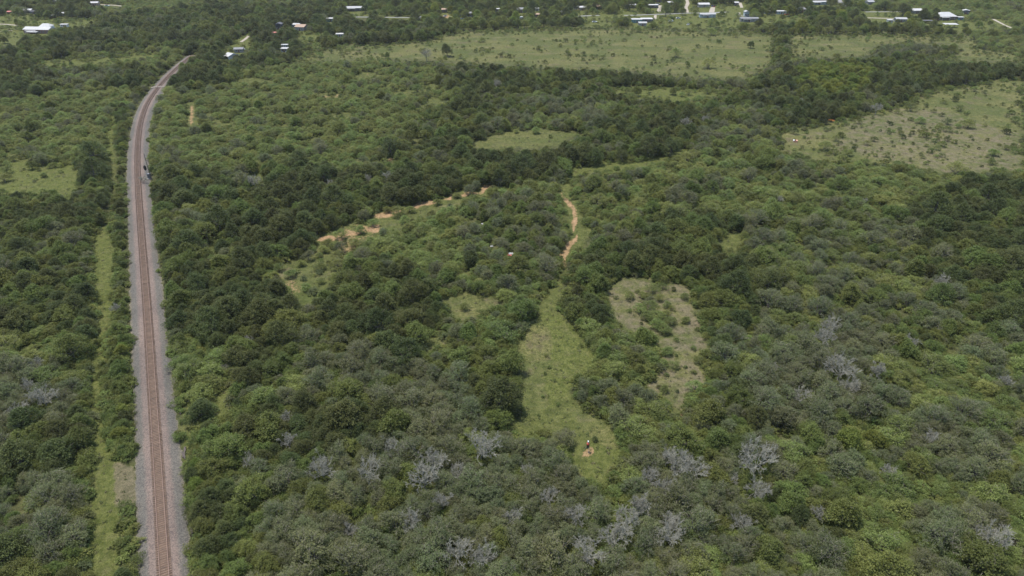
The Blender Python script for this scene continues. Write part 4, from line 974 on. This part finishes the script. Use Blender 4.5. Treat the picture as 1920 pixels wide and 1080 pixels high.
def pole(px, py, h, label, wires=True):
    x, y_ = ground(px, py); e = empty('utility_pole', (x, y_, 0), R(-8)); tag(e, label, 'utility pole')
    MB().cyl((0,0,-.3),(0,0,h),.17,.11,10).build('shaft', wood, e)
    if wires:
        MB().box(-1.1,1.1,-.18,-.06,h-.75,h-.6).build('crossarm', wood, e)
        for u in (-1, -.4, .4, 1): MB().cyl((u,-.12,h-.6),(u,-.12,h-.42),.04,.05,8).build('insulator', galv, e)
    BLOCK.append((x, y_, .6))
pole(283.5, 336.5, 11.5, 'tall dark wooden utility pole beside the railway signal', False)
pole(66, 40.5, 8.5, 'slanting-looking utility pole on the upper left lawn, nearer of two'); pole(55, 33, 8, 'utility pole farther up the lawn near the dark house')
# old ties dumped along the ballast
otm = simple('old_tie_wood', (.085,.07,.06), .95, scale=4)
tm0 = None
gT = np.random.default_rng(5); spots = [(s, 1) for s in np.concatenate([gT.uniform(45, 75, 4), gT.uniform(88, 175, 24), gT.uniform(250, 330, 10)])] + [(s, -1) for s in gT.uniform(215, 420, 14)]
spots.sort()
sn = {1: 0, -1: 0}
for s, side in spots:
    x, y_, a = rail_at(float(s)); o_ = (5.0+gT.uniform(-.2, .5))*side; x, y_ = x+math.sin(a)*o_, y_-math.cos(a)*o_
    if proj(x, y_)[1] > 1078: continue
    sn[side] += 1
    if tm0 is None:
        o = MB().box(-1.28,1.28,-.12,.12,0,.21).build('old_tie', otm); bv = o.modifiers.new('bevel','BEVEL'); bv.width = .015; tm0 = o
    else: o = tm0.copy(); col.objects.link(o)
    o.location = (x, y_, .05); o.rotation_euler = (0, gT.uniform(-.04,.04), a+gT.normal(0, .22)); o.scale = (gT.uniform(.7, 1.1), 1, 1)
    tag(o, 'dark old tie at the ballast\'s %s edge, %s from below' % ('right' if side > 0 else 'left', ordn(sn[side]) if sn[side] > 1 else 'lowest'), 'railway tie', 'old ties dumped beside the ballast')
# game feeder
x, y_ = ground(1101.5, 847); e = empty('game_feeder', (x, y_, 0), .3); tag(e, 'dark green game feeder drum with red band and white cap over a bare patch', 'game feeder')
fg = paint('feeder_green', (.04,.05,.035)); fr = paint('feeder_red', (.45,.08,.05)); fw = paint('feeder_white', (.75,.76,.76))
MB().cyl((0,0,1.35),(0,0,2.15),.31,.31,18).build('drum', fg, e); MB().cyl((0,0,2.153),(0,0,2.5),.315,.315,18).build('band', fr, e)
MB().cyl((0,0,2.503),(0,0,2.72),.30,.14,18).build('lid', fr, e); MB().cyl((0,0,2.723),(0,0,3.15),.13,.15,12).build('cap', fw, e)
MB().cyl((0,0,1.34),(0,0,1.16),.27,.08,14).build('funnel', galv, e); MB().cyl((0,0,1.157),(0,0,.95),.08,.08,10).build('spinner', black, e)
for k in range(3):
    t_ = k*2.094+.5; MB().cyl((.3*math.cos(t_),.3*math.sin(t_),1.6),(.95*math.cos(t_),.95*math.sin(t_),-.05),.03,.03,6).build('leg', galv, e)
# orange and white trough, orange trailer
x, y_ = ground(1491, 266); e = empty('stock_trough', (x, y_, 0), R(-18)); tag(e, 'square orange trough with white left side at the edge of the dry field', 'trough')
om = paint('faded_orange', (.58,.30,.19)); 
for nm_w, bx, mm in (('front_wall', (-1,1,-.85,-.75,0,.8), om), ('back_wall', (-1,1,.75,.85,0,.8), om), ('left_wall', (-1.003,-.9,-.747,.747,0,.8), fw), ('right_wall', (.9,1.003,-.747,.747,0,.8), om), ('floor_panel', (-.897,.897,-.747,.747,.05,.12), black)): MB().box(*bx).build(nm_w, mm, e)
MB().box(-1.003,-.5,-.855,.855,.803,.86).build('cover', fw, e); MB().box(.3,1.003,-.855,.855,.803,.86).build('cover', om, e)
x, y_ = ground(1558, 228.5); e = empty('farm_trailer', (x, y_, 0), R(-35)); tag(e, 'orange farm trailer with dark wheels at the wood edge of the dry field', 'trailer')
ob = paint('bright_orange', (.50,.22,.06)); MB().box(-1.5,1.5,-.7,.7,.6,.72).build('bed', ob, e); MB().cyl((-1.5,0,.66),(-2.6,0,.5),.05,.05,6).build('hitch', black, e)
for s in (-1, 1): MB().box(-1.5,1.5,s*.7-.03,s*.7+.03,.723,1.05).build('side_panel', ob, e); MB().cyl((.2,s*.74,.38),(.2,s*.92,.38),.38,.38,12).build('wheel', rubber, e)
# rubbish in the brush
for (px, py, c_, lab) in ((958,477,'lgrey','crumpled pale metal sheet lying in the brush left of the orange path'),(955,479,'red','rusty red metal sheet under the crumpled pale one'),(905,421,'white','small white scrap panel among brush left of the upper orange path'),(922,463,'lgrey','small grey scrap panel in the brush left of the crumpled pale sheet')):
    x, y_ = ground(px, py); g_ = np.random.default_rng(int(px)); V = []; n = 6; S_ = .45 if px > 950 else .3
    for i in range(n):
        for j in range(n): V.append(((i-2.5)*.35*S_*2/1.0, (j-2.5)*.3*S_*2/1.0, .25+abs(g_.normal(0,.16))))
    Q = [(i*n+j, (i+1)*n+j, (i+1)*n+j+1, i*n+j+1) for i in range(n-1) for j in range(n-1)]
    me = bpy.data.meshes.new('scrap_sheet'); me.from_pydata(V, [], Q); o = link('scrap_sheet', me, None, RM[c_]); o.location = (x, y_, 0 if c_ != 'red' else -.1)
    so = o.modifiers.new('thick', 'SOLIDIFY'); so.thickness = .02; tag(o, lab, 'scrap metal')

# ------------------------------------------------------------------ air
hz = MB().box(-2200, 2200, -600, 2600, -3, CAM_H+6)
hm = bpy.data.materials.new('air'); hm.use_nodes = True; ht = hm.node_tree; ht.nodes.clear()
hv = ht.nodes.new('ShaderNodeVolumePrincipled'); hv.inputs['Color'].default_value = (.93,.96,.97,1); hv.inputs['Density'].default_value = .00005; hv.inputs['Anisotropy'].default_value = .2
ho = ht.nodes.new('ShaderNodeOutputMaterial'); ht.links.new(hv.outputs[0], ho.inputs['Volume'])
tag(hz.build('haze', hm), kind='stuff')
